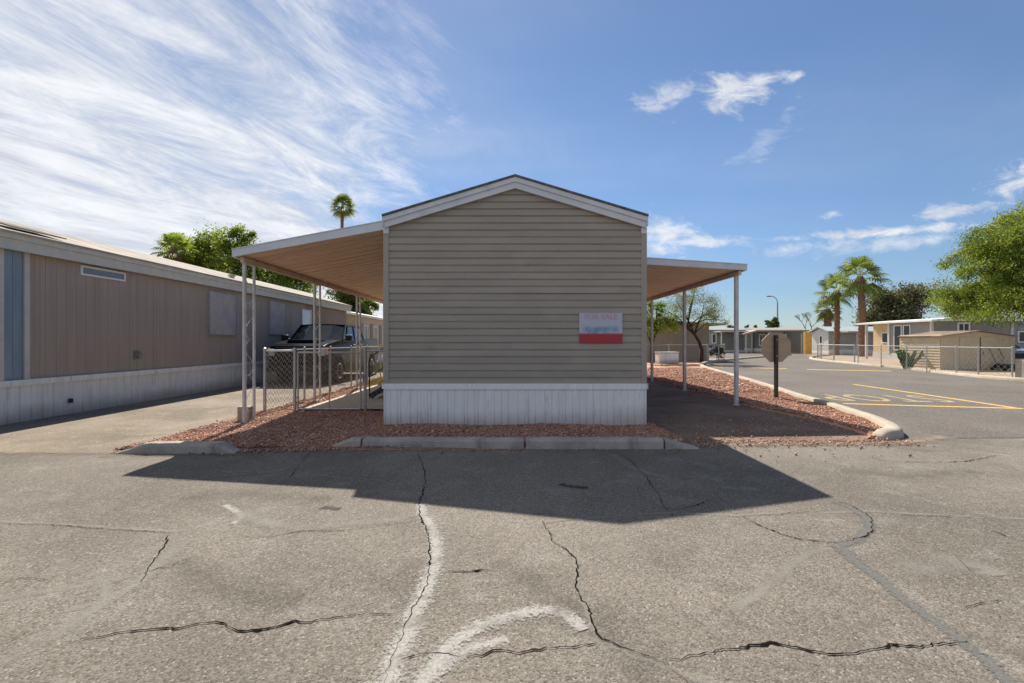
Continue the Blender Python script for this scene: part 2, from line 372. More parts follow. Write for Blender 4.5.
# ---------------------------------------------------------------- cracks and repair bands in the asphalt
def ribbonmat(name, col, soft, strength, nscale, lo=.35, hi=.65, stain=True):
    m, t, b = newmat(name)
    uv = t.n('ShaderNodeUVMap'); s_ = t.n('ShaderNodeSeparateXYZ'); t.t.links.new(uv.outputs[0], s_.inputs[0])
    v = t.m('ABSOLUTE', t.m('SUBTRACT', t.m('MULTIPLY', s_.outputs[1], 2.), 1.))
    tcn = t.n('ShaderNodeTexCoord'); P = tcn.outputs['Object']
    n = t.noise(P, nscale, 6, .7, .3); nb = t.noise(P, nscale*.18, 4, .6, .2)
    hf = t.noise(P, 75., 2, .6)
    e = t.m('ADD', t.m('ADD', t.m('SUBTRACT', 1.0, v), t.m('MULTIPLY', t.m('SUBTRACT', n, .5), 1.8)), t.m('MULTIPLY', t.m('SUBTRACT', hf, .5), 1.6 if soft > .2 else .5))
    a = t.smooth(e, .12, .12+soft)
    a = t.m('MULTIPLY', a, t.m('MULTIPLY', t.smooth(nb, lo-.15, hi), strength)) if stain else t.m('MULTIPLY', a, strength)
    fi = t.noise(P, 70., 3, .7); g = t.m('ADD', t.m('MULTIPLY', t.m('SUBTRACT', fi, .5), 1.4), 1.0)
    t.set(b.inputs['Base Color'], t.mix(1.0, col+(1,), t.comb(g,g,g), 'MULTIPLY')); b.inputs['Roughness'].default_value = .92
    t.set(b.inputs['Alpha'], a)
    bp = t.n('ShaderNodeBump'); bp.inputs['Distance'].default_value = .003; t.set(bp.inputs['Height'], fi); t.t.links.new(bp.outputs[0], b.inputs['Normal'])
    return m
M['crack'] = mk('crack_dark', (.014,.012,.010), 1.0, var=.3, scale=20, spec=0.0)
M['bandpale'] = ribbonmat('pale_repair_band', (.38,.36,.325), .7, .86, 34., lo=.30, hi=.55)
M['bandgrey'] = ribbonmat('grey_sealed_band', (.150,.150,.138), .5, .78, 22., stain=False)
M['bandtan'] = ribbonmat('tan_worn_band', (.30,.28,.24), .6, .6, 16.)
M['oil'] = ribbonmat('oil_stain', (.05,.045,.04), .7, .75, 10., stain=False)
M['oilfaint'] = ribbonmat('old_oil_darkening', (.085,.075,.062), 1.4, .28, 5., stain=False)
M['yellow'] = ribbonmat('worn_yellow_paint', (.70,.44,.10), .12, 1.0, 30., lo=.12, hi=.30)
M['letter'] = mk('worn_letter_paint', (.46,.36,.20), .8, var=.15, scale=4)
_t = NT(M['letter'].node_tree); _n = _t.noise(_t.n('ShaderNodeTexCoord').outputs['Object'], 7., 5, .7, .4)
_t.set(M['letter'].node_tree.nodes['Principled BSDF'].inputs['Alpha'], _t.m('MULTIPLY', _t.smooth(_n, .30, .48), .9))
def densify(line, step, amp, rr, keep=.6):
    P = [Vector(p) for p in line]; out = []
    for i in range(len(P)-1):
        p0 = P[max(i-1,0)]; p3 = P[min(i+2,len(P)-1)]; p1,p2 = P[i],P[i+1]
        n = max(2, int((p2-p1).length/step))
        for k in range(n):
            t = k/n
            q = .5*((2*p1)+(p2-p0)*t+(2*p0-5*p1+4*p2-p3)*t*t+(3*p1-p0-3*p2+p3)*t**3)
            out.append(q)
    out.append(P[-1])
    # correlated jitter
    off = Vector((0,0)); res = []
    for q in out:
        off = off*keep+Vector((rr.gauss(0,amp), rr.gauss(0,amp))); res.append(q+off)
    return res
def crack(px, width, z=.0035, seed=0, amp=.009):
    rr = random.Random(seed); L = densify([G(*p) for p in px], .022, .0042, rr, .86); n = len(L)
    V_=[];F_=[]
    for i,q in enumerate(L):
        d = (L[min(i+1,n-1)]-L[max(i-1,0)]).normalized(); nn = Vector((-d.y,d.x)); q = q+Vector((rr.gauss(0,.0035),rr.gauss(0,.0045))); wd = width*rr.lognormvariate(0,.40)*(.85+.25*math.sin(i*.21+seed))*.5*min(1,.25+3*min(i,n-1-i)/n)
        V_ += [(q.x+nn.x*wd,q.y+nn.y*wd,z),(q.x-nn.x*wd,q.y-nn.y*wd,z)]
    F_ = [(2*i,2*i+1,2*i+3,2*i+2) for i in range(n-1)]
    return V_,F_
def band(name, px, wpx, mat, z=.002, seed=0, amp=.008, world=False):
    rr = random.Random(seed); L = densify([G(*p) for p in px] if not world else px, .08, amp, rr); n = len(L)
    mb = MB(); wd = wpx
    for i,q in enumerate(L):
        d = (L[min(i+1,n-1)]-L[max(i-1,0)]).normalized(); nn = Vector((-d.y,d.x))
        w_ = (wd if not isinstance(wd,(tuple,list)) else wd[0]+(wd[1]-wd[0])*i/n)*.5
        mb.v += [(q.x+nn.x*w_,q.y+nn.y*w_,z),(q.x-nn.x*w_,q.y-nn.y*w_,z)]
    mb.f = [(2*i,2*i+1,2*i+3,2*i+2) for i in range(n-1)]
    o = mb.build(name, mat, recenter=False)
    uv = o.data.uv_layers.new(name='UVMap')
    for li, l in enumerate(o.data.loops):
        vi = l.vertex_index; uv.data[li].uv = ((vi//2)*.1, float(vi%2))
    return tag(o, kind='structure')
M['dust'] = ribbonmat('pale_dust', (.36,.28,.21), 1.3, .7, 7., stain=False)
# ---------------------------------------------------------------- the ground
def sheet(name, poly, z, mat):
    mb = MB(); mb.add([(x,y,z) for x,y in poly], [tuple(range(len(poly)))])
    return tag(mb.build(name, mat, recenter=False), kind='structure')
def jag(pts, amp, step=.18, seed=1):
    rr = random.Random(seed); out = []
    for i in range(len(pts)-1):
        a = Vector(pts[i]).to_2d() if len(pts[i])>2 else Vector(pts[i]); b = Vector(pts[i+1])
        L = (b-a).length; n = max(1, int(L/step)); nn = Vector((-(b-a).y, (b-a).x)).normalized()
        for k in range(n):
            p = a.lerp(b, k/n); out.append(tuple(p+nn*rr.uniform(-amp, amp)))
    out.append(tuple(pts[-1])); return out
sheet('ground', [(-700,-500),(700,-500),(700,900),(-700,900)], -.02, M['dirt'])
sheet('road', [(-60,-40),(70,-40),(70,7.6),(4.6,7.6),(4.6,6.9),(-60,6.9)], 0, M['road'])
# kerb line of the side street (measured on the ground)
KERB = [(4.90,6.70),(5.15,6.66),(5.50,6.78),(5.82,7.15),(6.15,7.9),(6.45,9.0),(6.72,10.2),(6.98,11.5),(7.42,13.2),(7.85,15.0),(8.5,17.9),(9.15,21.0),(9.9,24.2),(10.6,26.5),(12.0,29.5),(14.6,33.2),(20,39.5),(28,48)]
REDGE = [(70,6.69),(26,9.5),(19.0,13.5),(17.6,17.0),(18.2,20.0),(19.6,24.0),(20.6,29.0),(22.2,35.0),(25.5,41.0),(33,49)]
KY = [(y,x) for x,y in KERB[1:]]; RY = [(y,x) for x,y in REDGE]
rows = [6.67,6.9,7.15,7.5,7.9,8.5,9.0,9.6,10.2,11.5,13.2,15,17.9,21,24.2,26.5,29.5,33.2,36,39.5,44,48]
smb = MB(); rj = random.Random(4)
for y in rows:
    xl = float(np.interp(y, [k[0] for k in KY], [k[1] for k in KY])); xr = float(np.interp(y, [k[0] for k in RY], [k[1] for k in RY])); xr = min(xr, 60)
    for k in range(13):
        yy_ = y+(rj.uniform(-.05,.05)+.25*math.sin(k*.9) if y < 6.8 and k > 0 else 0)
        smb.v.append((xl+(xr-xl)*(k/12)**1.6, yy_, .0045))
for i in range(len(rows)-1):
    for k in range(12): smb.f.append((i*13+k,i*13+k+1,(i+1)*13+k+1,(i+1)*13+k))
tag(smb.build('street', M['street'], recenter=False), kind='structure')
sheet('cross_street', [(19,39),(28,47.5),(33,52),(60,52),(60,62),(10,62),(10,44)], -.004, M['street'])
sheet('driveway', jag([(-8.45,5.95),(-4.95,5.95)], .05, seed=3)+[(-4.9,6.2),(-4.9,30),(-8.45,30)], .006, M['drive'])
sheet('carport_pad', [(2.1,6.35),(2.45,6.3)]+jag([(2.45,6.5),(5.0,6.62)], .06, .1, seed=5)+[(5.25,6.9),(5.35,8.0),(5.1,9.5),(5.0,12),(4.9,17.5),(2.1,17.5)], .012, M['pad'])

def bed(name, poly, z, mat, rim=.05):
    A = sum(poly[i][0]*poly[(i+1)%len(poly)][1]-poly[(i+1)%len(poly)][0]*poly[i][1] for i in range(len(poly)))
    s = 1 if A > 0 else -1; n = len(poly); lo = []
    for i,(x,y) in enumerate(poly):
        d = Vector(poly[(i+1)%n])-Vector(poly[i-1]); d.normalize(); lo.append((x+d.y*s*rim, y-d.x*s*rim, -.002))
    mb = MB(); mb.add([(x,y,z) for x,y in poly]+lo, [tuple(range(n))]+[(i,(i+1)%n,n+(i+1)%n,n+i) for i in range(n)])
    return tag(mb.build(name, mat, recenter=False), kind='structure')
BL = jag([(-4.95,6.1),(-2.2,6.14)], .05, .1, seed=8)+[(2.0,6.25),(2.35,6.5),(2.3,7.9),(-2.1,7.9),(-2.1,9.35),(-4.15,9.35),(-4.15,24),(-4.88,24),(-4.9,7.6)]
bed('gravel_bed', BL, .022, M['gravelbase'])
KI = [(x-.16 if i>1 else x, y+.12 if i<3 else y) for i,(x,y) in enumerate(KERB)]
BR = [(5.0,6.72)]+KI[1:16]+[(9,33.5),(2.1,33.5),(2.1,17.4),(4.88,17.4),(4.95,12),(5.05,9.5),(5.3,8.0),(5.2,6.95)]
bed('gravel_verge', BR, .045, M['gravelfar'])
sheet('patio_slab', [(-4.15,9.42),(-2.05,9.42),(-2.05,24),(-4.15,24)], .055, M['patio'])
sheet('yard', [(x+.35,y) for x,y in REDGE[2:]]+[(60,52),(90,40),(90,8),(30,9)], .03, M['dirt'])
sheet('back_yard', [(-4.85,24),(-4.85,40),(9,40),(9,33.5),(2.1,33.5),(2.1,24)], .02, M['dirt'])

def in_poly(P, poly):
    x, y = P[:,0], P[:,1]; ins = np.zeros(len(P), bool); n = len(poly)
    for i in range(n):
        x0,y0 = poly[i][:2]; x1,y1 = poly[(i+1)%n][:2]
        if y0 == y1: continue
        c = ((y0 > y) != (y1 > y)) & (x < (x1-x0)*(y-y0)/(y1-y0)+x0); ins ^= c
    return ins
OCT = np.array([(1,0,0),(-1,0,0),(0,1,0),(0,-1,0),(0,0,1),(0,0,-1)], dtype=np.float32)
OF = np.array([(0,2,4),(2,1,4),(1,3,4),(3,0,4),(2,0,5),(1,2,5),(3,1,5),(0,3,5)], dtype=np.int32)
def stones(name, poly, z, dens, size, ylim=(0,1e9), spill=0.0, label=None):
    xs = [p[0] for p in poly]; ys = [p[1] for p in poly]
    x0,x1,y0,y1 = min(xs)-spill, max(xs)+spill, max(min(ys)-spill, ylim[0]), min(max(ys), ylim[1])
    N = int((x1-x0)*(y1-y0)*dens); P = np.stack([RNG.uniform(x0,x1,N), RNG.uniform(y0,y1,N)], 1)
    P = P[in_poly(P, poly)]; N = len(P)
    sz = size*RNG.lognormal(0, .32, (N,1))*.5
    v = OCT[None]*RNG.uniform(.65,1.25,(N,6,1))+RNG.uniform(-.28,.28,(N,6,3))
    v = v*sz[:,:,None]*np.array([1,1,.62])
    th = RNG.uniform(0, 6.28, N); c, s_ = np.cos(th)[:,None], np.sin(th)[:,None]
    vx = v[:,:,0]*c-v[:,:,1]*s_; vy = v[:,:,0]*s_+v[:,:,1]*c
    hump = .012*np.sin(P[:,0]*3.1+1.2*np.sin(P[:,1]*4.))
    V_ = np.stack([vx+P[:,None,0], vy+P[:,None,1], v[:,:,2]+(z+hump+RNG.uniform(-.004,.016,N)*size/.03)[:,None]], 2).reshape(-1,3)
    F_ = (OF[None]+(np.arange(N)*6)[:,None,None]).reshape(-1,3)
    pal = np.array([(.48,.25,.16),(.56,.34,.23),(.38,.19,.14),(.62,.44,.33),(.33,.23,.20),(.46,.36,.31),(.66,.56,.49),(.25,.14,.12)])
    idx = RNG.choice(len(pal), N, p=[.24,.22,.16,.13,.08,.08,.04,.05])
    cc = pal[idx]*np.array([1.0,.90,.84])*RNG.uniform(.6,1.2,(N,1)); cc = np.concatenate([cc, np.ones((N,1))], 1).repeat(6, 0)
    o = np_obj(name, V_, F_, M['stone'], col=cc)
    return tag(o, label, 'gravel', kind='stuff')
stones('gravel', BL, .028, 3600, .024, (6.0, 9.4), label='reddish crushed gravel in front of the taupe house')
stones('gravel', [(-4.86,9.4),(-4.15,9.4),(-4.15,18),(-4.86,18)], .028, 1100, .036, label='strip of reddish gravel inside the left chain link fence')
stones('gravel', BR, .053, 2100, .029, (6.6, 12.5), label='orange gravel inside the curved kerb beside the road sign')
stones('gravel', BR, .055, 560, .050, (12.5, 24), label='orange gravel stretching back along the curved kerb')
# loose stones strayed on to the asphalt
def loose():
    rr = RNG
    segs = [((2.5,6.45),(5.4,6.5),900,.10),((-4.0,5.95),(-2.3,6.1),500,.06),((-4.9,6.0),(-4.9,9),260,.08),((5.35,7.0),(5.0,12),1500,.10),((4.95,12),(4.9,17),700,.10),((-2.3,6.05),(2.2,6.1),80,.05),((2.4,6.6),(4.9,8.0),600,.7)]
    P = []
    for a,b,n,sg in segs:
        t = rr.uniform(0,1,(n,1)); p = np.array(a)*(1-t)+np.array(b)*t+rr.normal(0,sg,(n,2)); P.append(p)
    P = np.concatenate(P); N = len(P)
    v = OCT[None]*rr.uniform(.65,1.25,(N,6,1))+rr.uniform(-.28,.28,(N,6,3)); v = v*(rr.lognormal(0,.35,(N,1,1))*.011)
    V_ = v+np.concatenate([P, np.full((N,1), .017)],1)[:,None]
    F_ = (OF[None]+(np.arange(N)*6)[:,None,None]).reshape(-1,3)
    cc = np.array([(.40,.24,.17)])*rr.uniform(.5,1.4,(N,1)); cc = np.concatenate([cc, np.ones((N,1))],1).repeat(6,0)
    tag(np_obj('loose_gravel', V_.reshape(-1,3), F_, M['stone'], col=cc), 'scattered stray gravel along the edges of the asphalt', 'gravel', kind='stuff')
loose()

band('dust_fringe', [(-60,6.0),(-8,5.95),(-4.9,5.8)], .35, M['dust'], .0085, 71, .002, True)
band('dust_fringe', [(2.4,6.35),(4.0,6.42),(5.3,6.5),(6.2,6.9)], .5, M['dust'], .016, 72, .002, True)
band('dust_fringe', [(-3.6,5.85),(-2.9,6.0),(-2.3,6.05)], .3, M['dust'], .004, 73, .002, True)
band('dust_fringe', [(-2.3,6.12),(0,6.12),(2.4,6.1)], .12, M['dust'], .004, 74, .002, True)
# curved kerb: rounded concrete profile swept along the line
def sweep_kerb(name, line, w, h, mat):
    pts = [Vector(p) for p in line]
    # refine
    def cr(p0,p1,p2,p3,t): return .5*((2*p1)+(p2-p0)*t+(2*p0-5*p1+4*p2-p3)*t*t+(3*p1-p0-3*p2+p3)*t**3)
    Q = []
    for i in range(len(pts)-1):
        p0 = pts[max(i-1,0)]; p3 = pts[min(i+2,len(pts)-1)]
        for k in range(6): Q.append(cr(p0,pts[i],pts[i+1],p3,k/6))
    Q.append(pts[-1]); n = len(Q)
    prof = [(0,-.01),(.012,h*.55),(.035,h*.85),(.075,h),(w-.03,h+.004),(w,h-.01),(w,-.01)]
    mb = MB(); k = len(prof)
    for i,q in enumerate(Q):
        d = (Q[min(i+1,n-1)]-Q[max(i-1,0)]).normalized(); nn = Vector((-d.y, d.x))
        endf = min(1.0, .45+i/6.)
        for (a,z) in prof: mb.v.append((q.x+nn.x*a*(.5+.5*endf), q.y+nn.y*a*(.5+.5*endf), z*endf if z>0 else z))
    for i in range(n-1):
        for j in range(k-1): mb.f.append((i*k+j, (i+1)*k+j, (i+1)*k+j+1, i*k+j+1))
    mb.f.append(tuple(range(k)))
    return tag(mb.build(name, mat, recenter=False, smooth=True), kind='structure')
sweep_kerb('kerb', KERB[1:], .22, .135, M['concrete_pale'])
sweep_kerb('far_kerb', REDGE[1:][::-1], .2, .12, M['concrete_pale'])

# low concrete kerb blocks in front of the house
def kerb_block(x0, x1, y0, y1, h, label, tl=0.0, tr=0.0, back=.18):
    mb = MB(); n = 14; rr = random.Random(int(x0*100)); prof = lambda hh: [(0,0),(.01,hh*.72),(.035,hh),(back-.02,hh),(back,0)]
    for i in range(n+1):
        t = i/n; x = x0+(x1-x0)*t; hh = h+rr.uniform(-.004,.004); yy0 = y0+(y1-y0)*t
        if tl and x-x0 < tl: hh = h*(.12+.88*(x-x0)/tl)
        if tr and x1-x < tr: hh = h*(.12+.88*(x1-x)/tr)
        for (a,z) in prof(hh): mb.v.append((x, yy0+a+rr.uniform(-.003,.003), z))
    for i in range(n):
        for j in range(4): mb.f.append((i*5+j,(i+1)*5+j,(i+1)*5+j+1,i*5+j+1))
    mb.f.append((0,1,2,3,4)); mb.f.append(tuple(n*5+j for j in range(5))[::-1])
    tag(mb.build('kerb_block', M['concrete'], bevel=.008), label, 'kerb', 'concrete kerb blocks before the houses')
kerb_block(-4.86,-3.40,5.86,5.88,.13,'low kerb block standing alone at the driveway corner left of the house', tl=.35, tr=.22)
kerb_block(-2.38,-1.95,6.17,6.17,.125,'short left end block of the kerb row before the house', tl=.3)
kerb_block(-1.93,.155,6.17,6.16,.125,'long kerb block under the left half of the taupe gable wall')
kerb_block(.18,1.95,6.16,6.15,.128,'long kerb block under the right half of the taupe gable wall')
kerb_block(1.97,2.40,6.15,6.14,.125,'tapering right end block of the kerb row before the house', tr=.42)
MB().box(-4.72,-4.45,8.12,8.38,.0,.27,rot=.12).build('footing_block', M['concrete'], bevel=.02)
tag(bpy.context.scene.collection.objects[-1], 'small upright concrete block at the foot of the left carport post', 'block')
bpy.data.objects['footing_block'].scale = (.7,.7,1)

# cracks themselves
CR = [([(417,451),(424,480),(419,508),(427,532),(431,560),(423,592),(404,628),(392,660),(380,690)],.011),
      ([(70,643),(130,633),(180,629),(215,622),(245,633),(300,624),(340,618),(395,616)],.016),
      ([(543,521),(552,540),(568,552),(576,566),(578,592),(592,620),(602,640),(650,658),(668,668),(690,690)],.013),
      ([(466,657),(500,652),(520,654),(560,648),(600,645)],.013),
      ([(662,661),(700,652),(772,644),(815,652),(852,652),(890,645),(940,646),(969,643)],.015),
      ([(744,517),(762,527),(790,537),(812,541),(839,543)],.014),
      ([(839,543),(869,534),(873,520),(855,508),(832,500)],.010),
      ([(444,572),(465,573),(480,570),(496,571)],.010),
      ([(172,534),(160,552),(143,577),(140,583)],.012),
      ([(148,572),(160,568),(175,567)],.007),
      ([(0,524),(60,526),(120,530),(175,533)],.007),
      ([(232,535),(262,537),(300,532),(345,531),(415,521)],.007),
      ([(872,513),(930,516),(985,517),(1030,521)],.006),
      ([(835,512),(780,514),(740,516)],.006),
      ([(1000,455),(960,462),(900,462),(860,458)],.012),
      ([(990,530),(1010,538),(1030,541)],.007),
      ([(960,610),(1000,600),(1030,612)],.006),
      ([(618,452),(640,470),(655,490),(668,512),(690,520)],.008),
      ([(655,505),(680,510),(712,500)],.008),
      ([(310,452),(296,470),(282,486)],.007),
      ([(140,478),(200,480),(300,470)],.008),
      ([(0,585),(20,579),(44,580)],.006),
      ([(400,660),(430,652),(466,657)],.008)]
cv_=[];cf_=[]
for i,(l,wd) in enumerate(CR):
    a,b = crack(l, wd*.66, .0055, seed=i+11); o_=len(cv_); cv_+=a; cf_+=[tuple(k+o_ for k in f) for f in b]
    # side hairs
mb = MB(); mb.v=cv_; mb.f=cf_; tag(mb.build('asphalt_cracks', M['crack'], recenter=False), kind='structure')
band('repair_band', [(419,505),(434,535),(432,570),(418,605),(402,640),(388,672),(380,700)], (.16,.20), M['bandpale'], .0035, 1)
band('repair_band', [(400,712),(425,672),(452,645),(485,624),(525,611),(560,612),(588,632)], (.20,.13), M['bandpale'], .0045, 2)
band('repair_band', [(505,640),(470,648),(440,670),(420,700)], (.10,.16), M['bandpale'], .0025, 14)
band('repair_band', [(240,512),(262,522),(300,527),(350,524),(380,521),(420,515)], (.30,.10), M['bandtan'], .003, 3)
band('repair_band', [(562,540),(572,560),(577,585),(588,615),(600,638),(640,655),(690,676),(740,690)], (.03,.09), M['bandtan'], .0035, 4)
band('sealed_band', [(838,545),(852,560),(882,582),(912,605),(955,636),(985,662),(1012,690)], (.12,.085), M['bandgrey'], .003, 5)
band('sealed_band', [(832,500),(858,512),(872,522),(866,534),(838,545)], (.09,.11), M['bandgrey'], .0025, 6)
band('worn_band', [(730,516),(800,513),(870,512),(950,516),(1040,520)], .07, M['bandtan'], .002, 7)
band('worn_band', [(180,540),(150,572),(110,600),(60,632),(0,665),(-40,690)], (.16,.13), M['bandtan'], .002, 8)
band('worn_band', [(-20,522),(60,524),(120,529),(180,532),(240,518)], .08, M['bandtan'], .0025, 9)
band('worn_band', [(60,560),(95,575),(105,600),(60,610)], .09, M['bandtan'], .0016, 10)
band('worn_band', [(900,570),(960,562),(1000,575)], .3, M['bandtan'], .0012, 21)
band('worn_band', [(610,455),(640,470),(700,485),(760,490)], .2, M['bandtan'], .0012, 22)
band('oil_patch', [(560,484),(572,487),(588,488)], .14, M['oil'], .002, 31, .002)
band('oil_patch', [(322,507),(332,509),(340,509)], .13, M['oil'], .0016, 32, .002)
band('worn_band', [(545,523),(600,518),(660,514),(740,516)], .06, M['bandtan'], .0027, 51)
band('repair_band', [(225,505),(240,515),(232,524)], .10, M['bandpale'], .0021, 52)
band('worn_band', [(735,610),(800,560),(830,548)], .10, M['bandtan'], .0013, 53)
band('worn_band', [(-20,600),(60,590),(130,575)], .12, M['bandtan'], .0014, 54)
band('worn_band', [(200,470),(290,474),(400,482)], .05, M['bandtan'], .0014, 55)
band('oil_patch', [(180,498),(240,494),(330,500)], .5, M['oilfaint'], .0011, 56, .002)
band('oil_patch', [(840,470),(900,476),(980,472)], .45, M['oilfaint'], .0011, 57, .002)
band('oil_patch', [(500,560),(560,600),(620,640),(650,700)], .5, M['oilfaint'], .0009, 58, .002)
band('oil_patch', [(960,640),(1000,650),(1040,660)], .35, M['oilfaint'], .0011, 59, .002)
band('oil_patch', [(180,560),(230,590),(300,600)], .35, M['oilfaint'], .0011, 60, .002)
# street paint
band('street_line', [(7.35,10.65),(8.6,10.3),(10.5,9.85)], .16, M['yellow'], .006, 41, .001, True)
band('street_line', [(10.42,9.95),(10.7,12.5),(10.95,15.4)], .15, M['yellow'], .0065, 42, .001, True)
band('street_line', [(10.9,26.0),(13.9,24.3)], .42, M['yellow'], .006, 43, .001, True)
band('street_line', [(14.5,23.6),(17.6,22.3)], .42, M['yellow'], .006, 44, .001, True)
fc = bpy.data.curves.new('stop_lettering', 'FONT'); fc.body = 'STOP'; fc.size = 1.0; fc.align_x = 'CENTER'; fc.align_y = 'CENTER'; fc.extrude = 0; fc.space_character = 1.15
fo = bpy.data.objects.new('stop_lettering', fc); COL.objects.link(fo)
fo.location = (8.95, 11.75, .0075); fo.rotation_euler = (0,0,R(180-8)); fo.scale = (1.0, 2.0, 1)
fc.materials.append(M['letter']); tag(fo, kind='structure')

def text_to_mesh(o):
    dg = bpy.context.evaluated_depsgraph_get(); me = bpy.data.meshes.new_from_object(o.evaluated_get(dg)); nm = o.name
    c = bpy.data.objects.new(nm+'_mesh', me); COL.objects.link(c); c.parent = o.parent; c.location = o.location; c.rotation_euler = o.rotation_euler; c.scale = o.scale
    for k in o.keys():
        if k in ('kind','label','category'): c[k] = o[k]
    bpy.data.objects.remove(o); c.name = nm; return c
text_to_mesh(fo)
# ---------------------------------------------------------------- wall builders
def ribbed(mb, ax, a0, a1, z0, z1, base, face, period, gw, depth, rr=None):
    """wall with vertical grooves. ax='x': runs in x at y=base, facing face(+1/-1) in y; ax='y' the other way"""
    prof = [(a0, 0)]; a = a0
    while a < a1-1e-4:
        p = period*(rr.choice((.5,1,1,1.4)) if rr else 1)
        e = min(a+p, a1)
        if e-a > gw*2.2: prof += [(e-gw, 0), (e-gw*.72, -depth), (e-gw*.28, -depth), (e, 0)]
        else: prof.append((e,0))
        a = e
    b = len(mb.v)
    for (t,d) in prof:
        for z in (z0,z1):
            mb.v.append((t, base+face*d, z) if ax=='x' else (base+face*d, t, z))
    for i in range(len(prof)-1): mb.f.append((b+2*i,b+2*i+2,b+2*i+3,b+2*i+1))
def lap_wall(x0, x1, y, z0, zeave, zpeak, period, depth=.020, seed=1, cols=44):
    """horizontal lap siding on a gable wall facing -Y, real laps with sag and butt joints; returns MB with colours"""
    rr = random.Random(seed); mb = MB(); mb.c = []; xm = (x0+x1)/2; hw = (x1-x0)/2
    def half(z): return hw if z <= zeave else hw*max(0,(zpeak-z)/(zpeak-zeave))
    z = z0; k = 0
    while z < zpeak-.02:
        zt = min(z+period, zpeak-.003)
        j1 = rr.uniform(-.4,.9)*hw; tones = [rr.uniform(.955,1.04), rr.uniform(.955,1.04)]
        sag = [0]*(cols+1)
        ph = rr.uniform(0,6); am = rr.choice((.0008,.0012,.002))
        special = 0
        if abs(z-2.17) < period*.5: special = .014
        elif abs(z-2.42) < period*.5: special = .007
        elif rr.random() < .15: special = .003
        h0, h1 = half(z), half(zt)
        prof = [(z-.004, depth), (z+(zt-z)*.74, depth*.86), (z+(zt-z)*.84, depth*.12), (zt+.004, 0)]
        b = len(mb.v); n = len(prof)
        joint = rr.random() < .4; tj = max(-.9,min(.9,j1/hw)); T = [i/cols*2-1 for i in range(cols+1)]
        T = sorted(T+[tj-.0006,tj+.0006]); hstep = rr.choice((-.003,.003)) if joint else 0
        for i,t in enumerate(T):
            jo = hstep if t > tj else 0
            for (pz,d) in prof:
                f = (pz-z)/(zt-z); f = min(1,max(0,f)); hh = h0+(h1-h0)*f
                x = xm+t*hh
                s_ = am*math.sin(x*1.7+ph)+.0006*math.sin(x*7+ph)
                bul = special*math.exp(-((x-.9)/.9)**2)*(1 if f < .5 else .1)
                mb.v.append((x, y-d-abs(s_)-bul*.8-jo-abs(hstep), min(pz, zpeak)+s_*.6-bul*.35*(1 if f<.5 else 0)))
                tn = tones[0 if x < xm+j1 else 1]; mb.c.append((tn,tn,tn,1))
            # lip return
            mb.v.append((xm+t*h0, y, z-.003)); mb.c.append((.9,.9,.9,1))
        m_ = n+1
        for i in range(cols+2):
            for j in range(n-1): mb.f.append((b+i*m_+j, b+(i+1)*m_+j, b+(i+1)*m_+j+1, b+i*m_+j+1))
            mb.f.append((b+i*m_+n, b+(i+1)*m_+n, b+(i+1)*m_, b+i*m_))
        z += period; k += 1
    return mb

# ---------------------------------------------------------------- the main house
HX, HW, HY, HL = .05, 2.13, 7.82, 16.4
house = thing('mobile_home', 'taupe single-wide home with lap siding, white skirting and gable roof', 'house', None, (HX, HY, 0))
lw = lap_wall(HX-HW+.06, HX+HW-.06, HY, .69, 3.36, 3.98, .1143)
lw.build('gable_wall', M['siding'], house)
mb = MB()
for s in (-1,1):
    x = HX+s*HW
    # side walls: laps as slanted strips
    z = .69
    while z < 3.34:
        zt = min(z+.1143, 3.36)
        mb.quad((x+s*.012,HY+.05,z),(x+s*.012,HY+HL,z),(x,HY+HL,zt),(x,HY+.05,zt))
        mb.quad((x,HY+.05,z),(x,HY+HL,z),(x+s*.012,HY+HL,z),(x+s*.012,HY+.05,z)); z += .1143
mb.prism([(HX-HW,.69),(HX+HW,.69),(HX+HW,3.36),(HX,3.98),(HX-HW,3.36)], 'y', HY+.03, HY+HL)
mb.c = [(1,1,1,1)]*len(mb.v)
mb.build('side_wall', M['siding'], house)
mb = MB()
for s in (-1,1):
    x = HX+s*(HW-.035); mb = MB(); mb.box(x-.045, x+.045, HY-.032, HY+.06, .67, 3.37); mb.build('corner_trim', M['trimtaupe'], house, bevel=.004)
mb = MB(); rr = random.Random(5)
ribbed(mb, 'x', HX-HW+.01, HX+HW-.01, .0, .62, HY-.03, -1, .112, .022, .012, rr)
for s in (-1,1): ribbed(mb, 'y', HY-.03, HY+HL, .0, .62, HX+s*(HW-.01), s, .112, .022, .012)
mb.build('skirting', M['white'], house)
mb = MB(); mb.box(HX-HW-.0, HX+HW+.0, HY-.05, HY+.02, .60, .695)
for s in (-1,1): mb.box(HX+s*(HW+.02)-.028, HX+s*(HW+.02)+.028, HY+.022, HY+HL, .602, .693)
mb.box(HX-HW-.0, HX-HW+.02, HY-.048, HY, 0, .598); mb.box(HX+HW-.02, HX+HW, HY-.048, HY, 0, .598)
mb.build('skirting_rail', M['white'], house, bevel=.006)
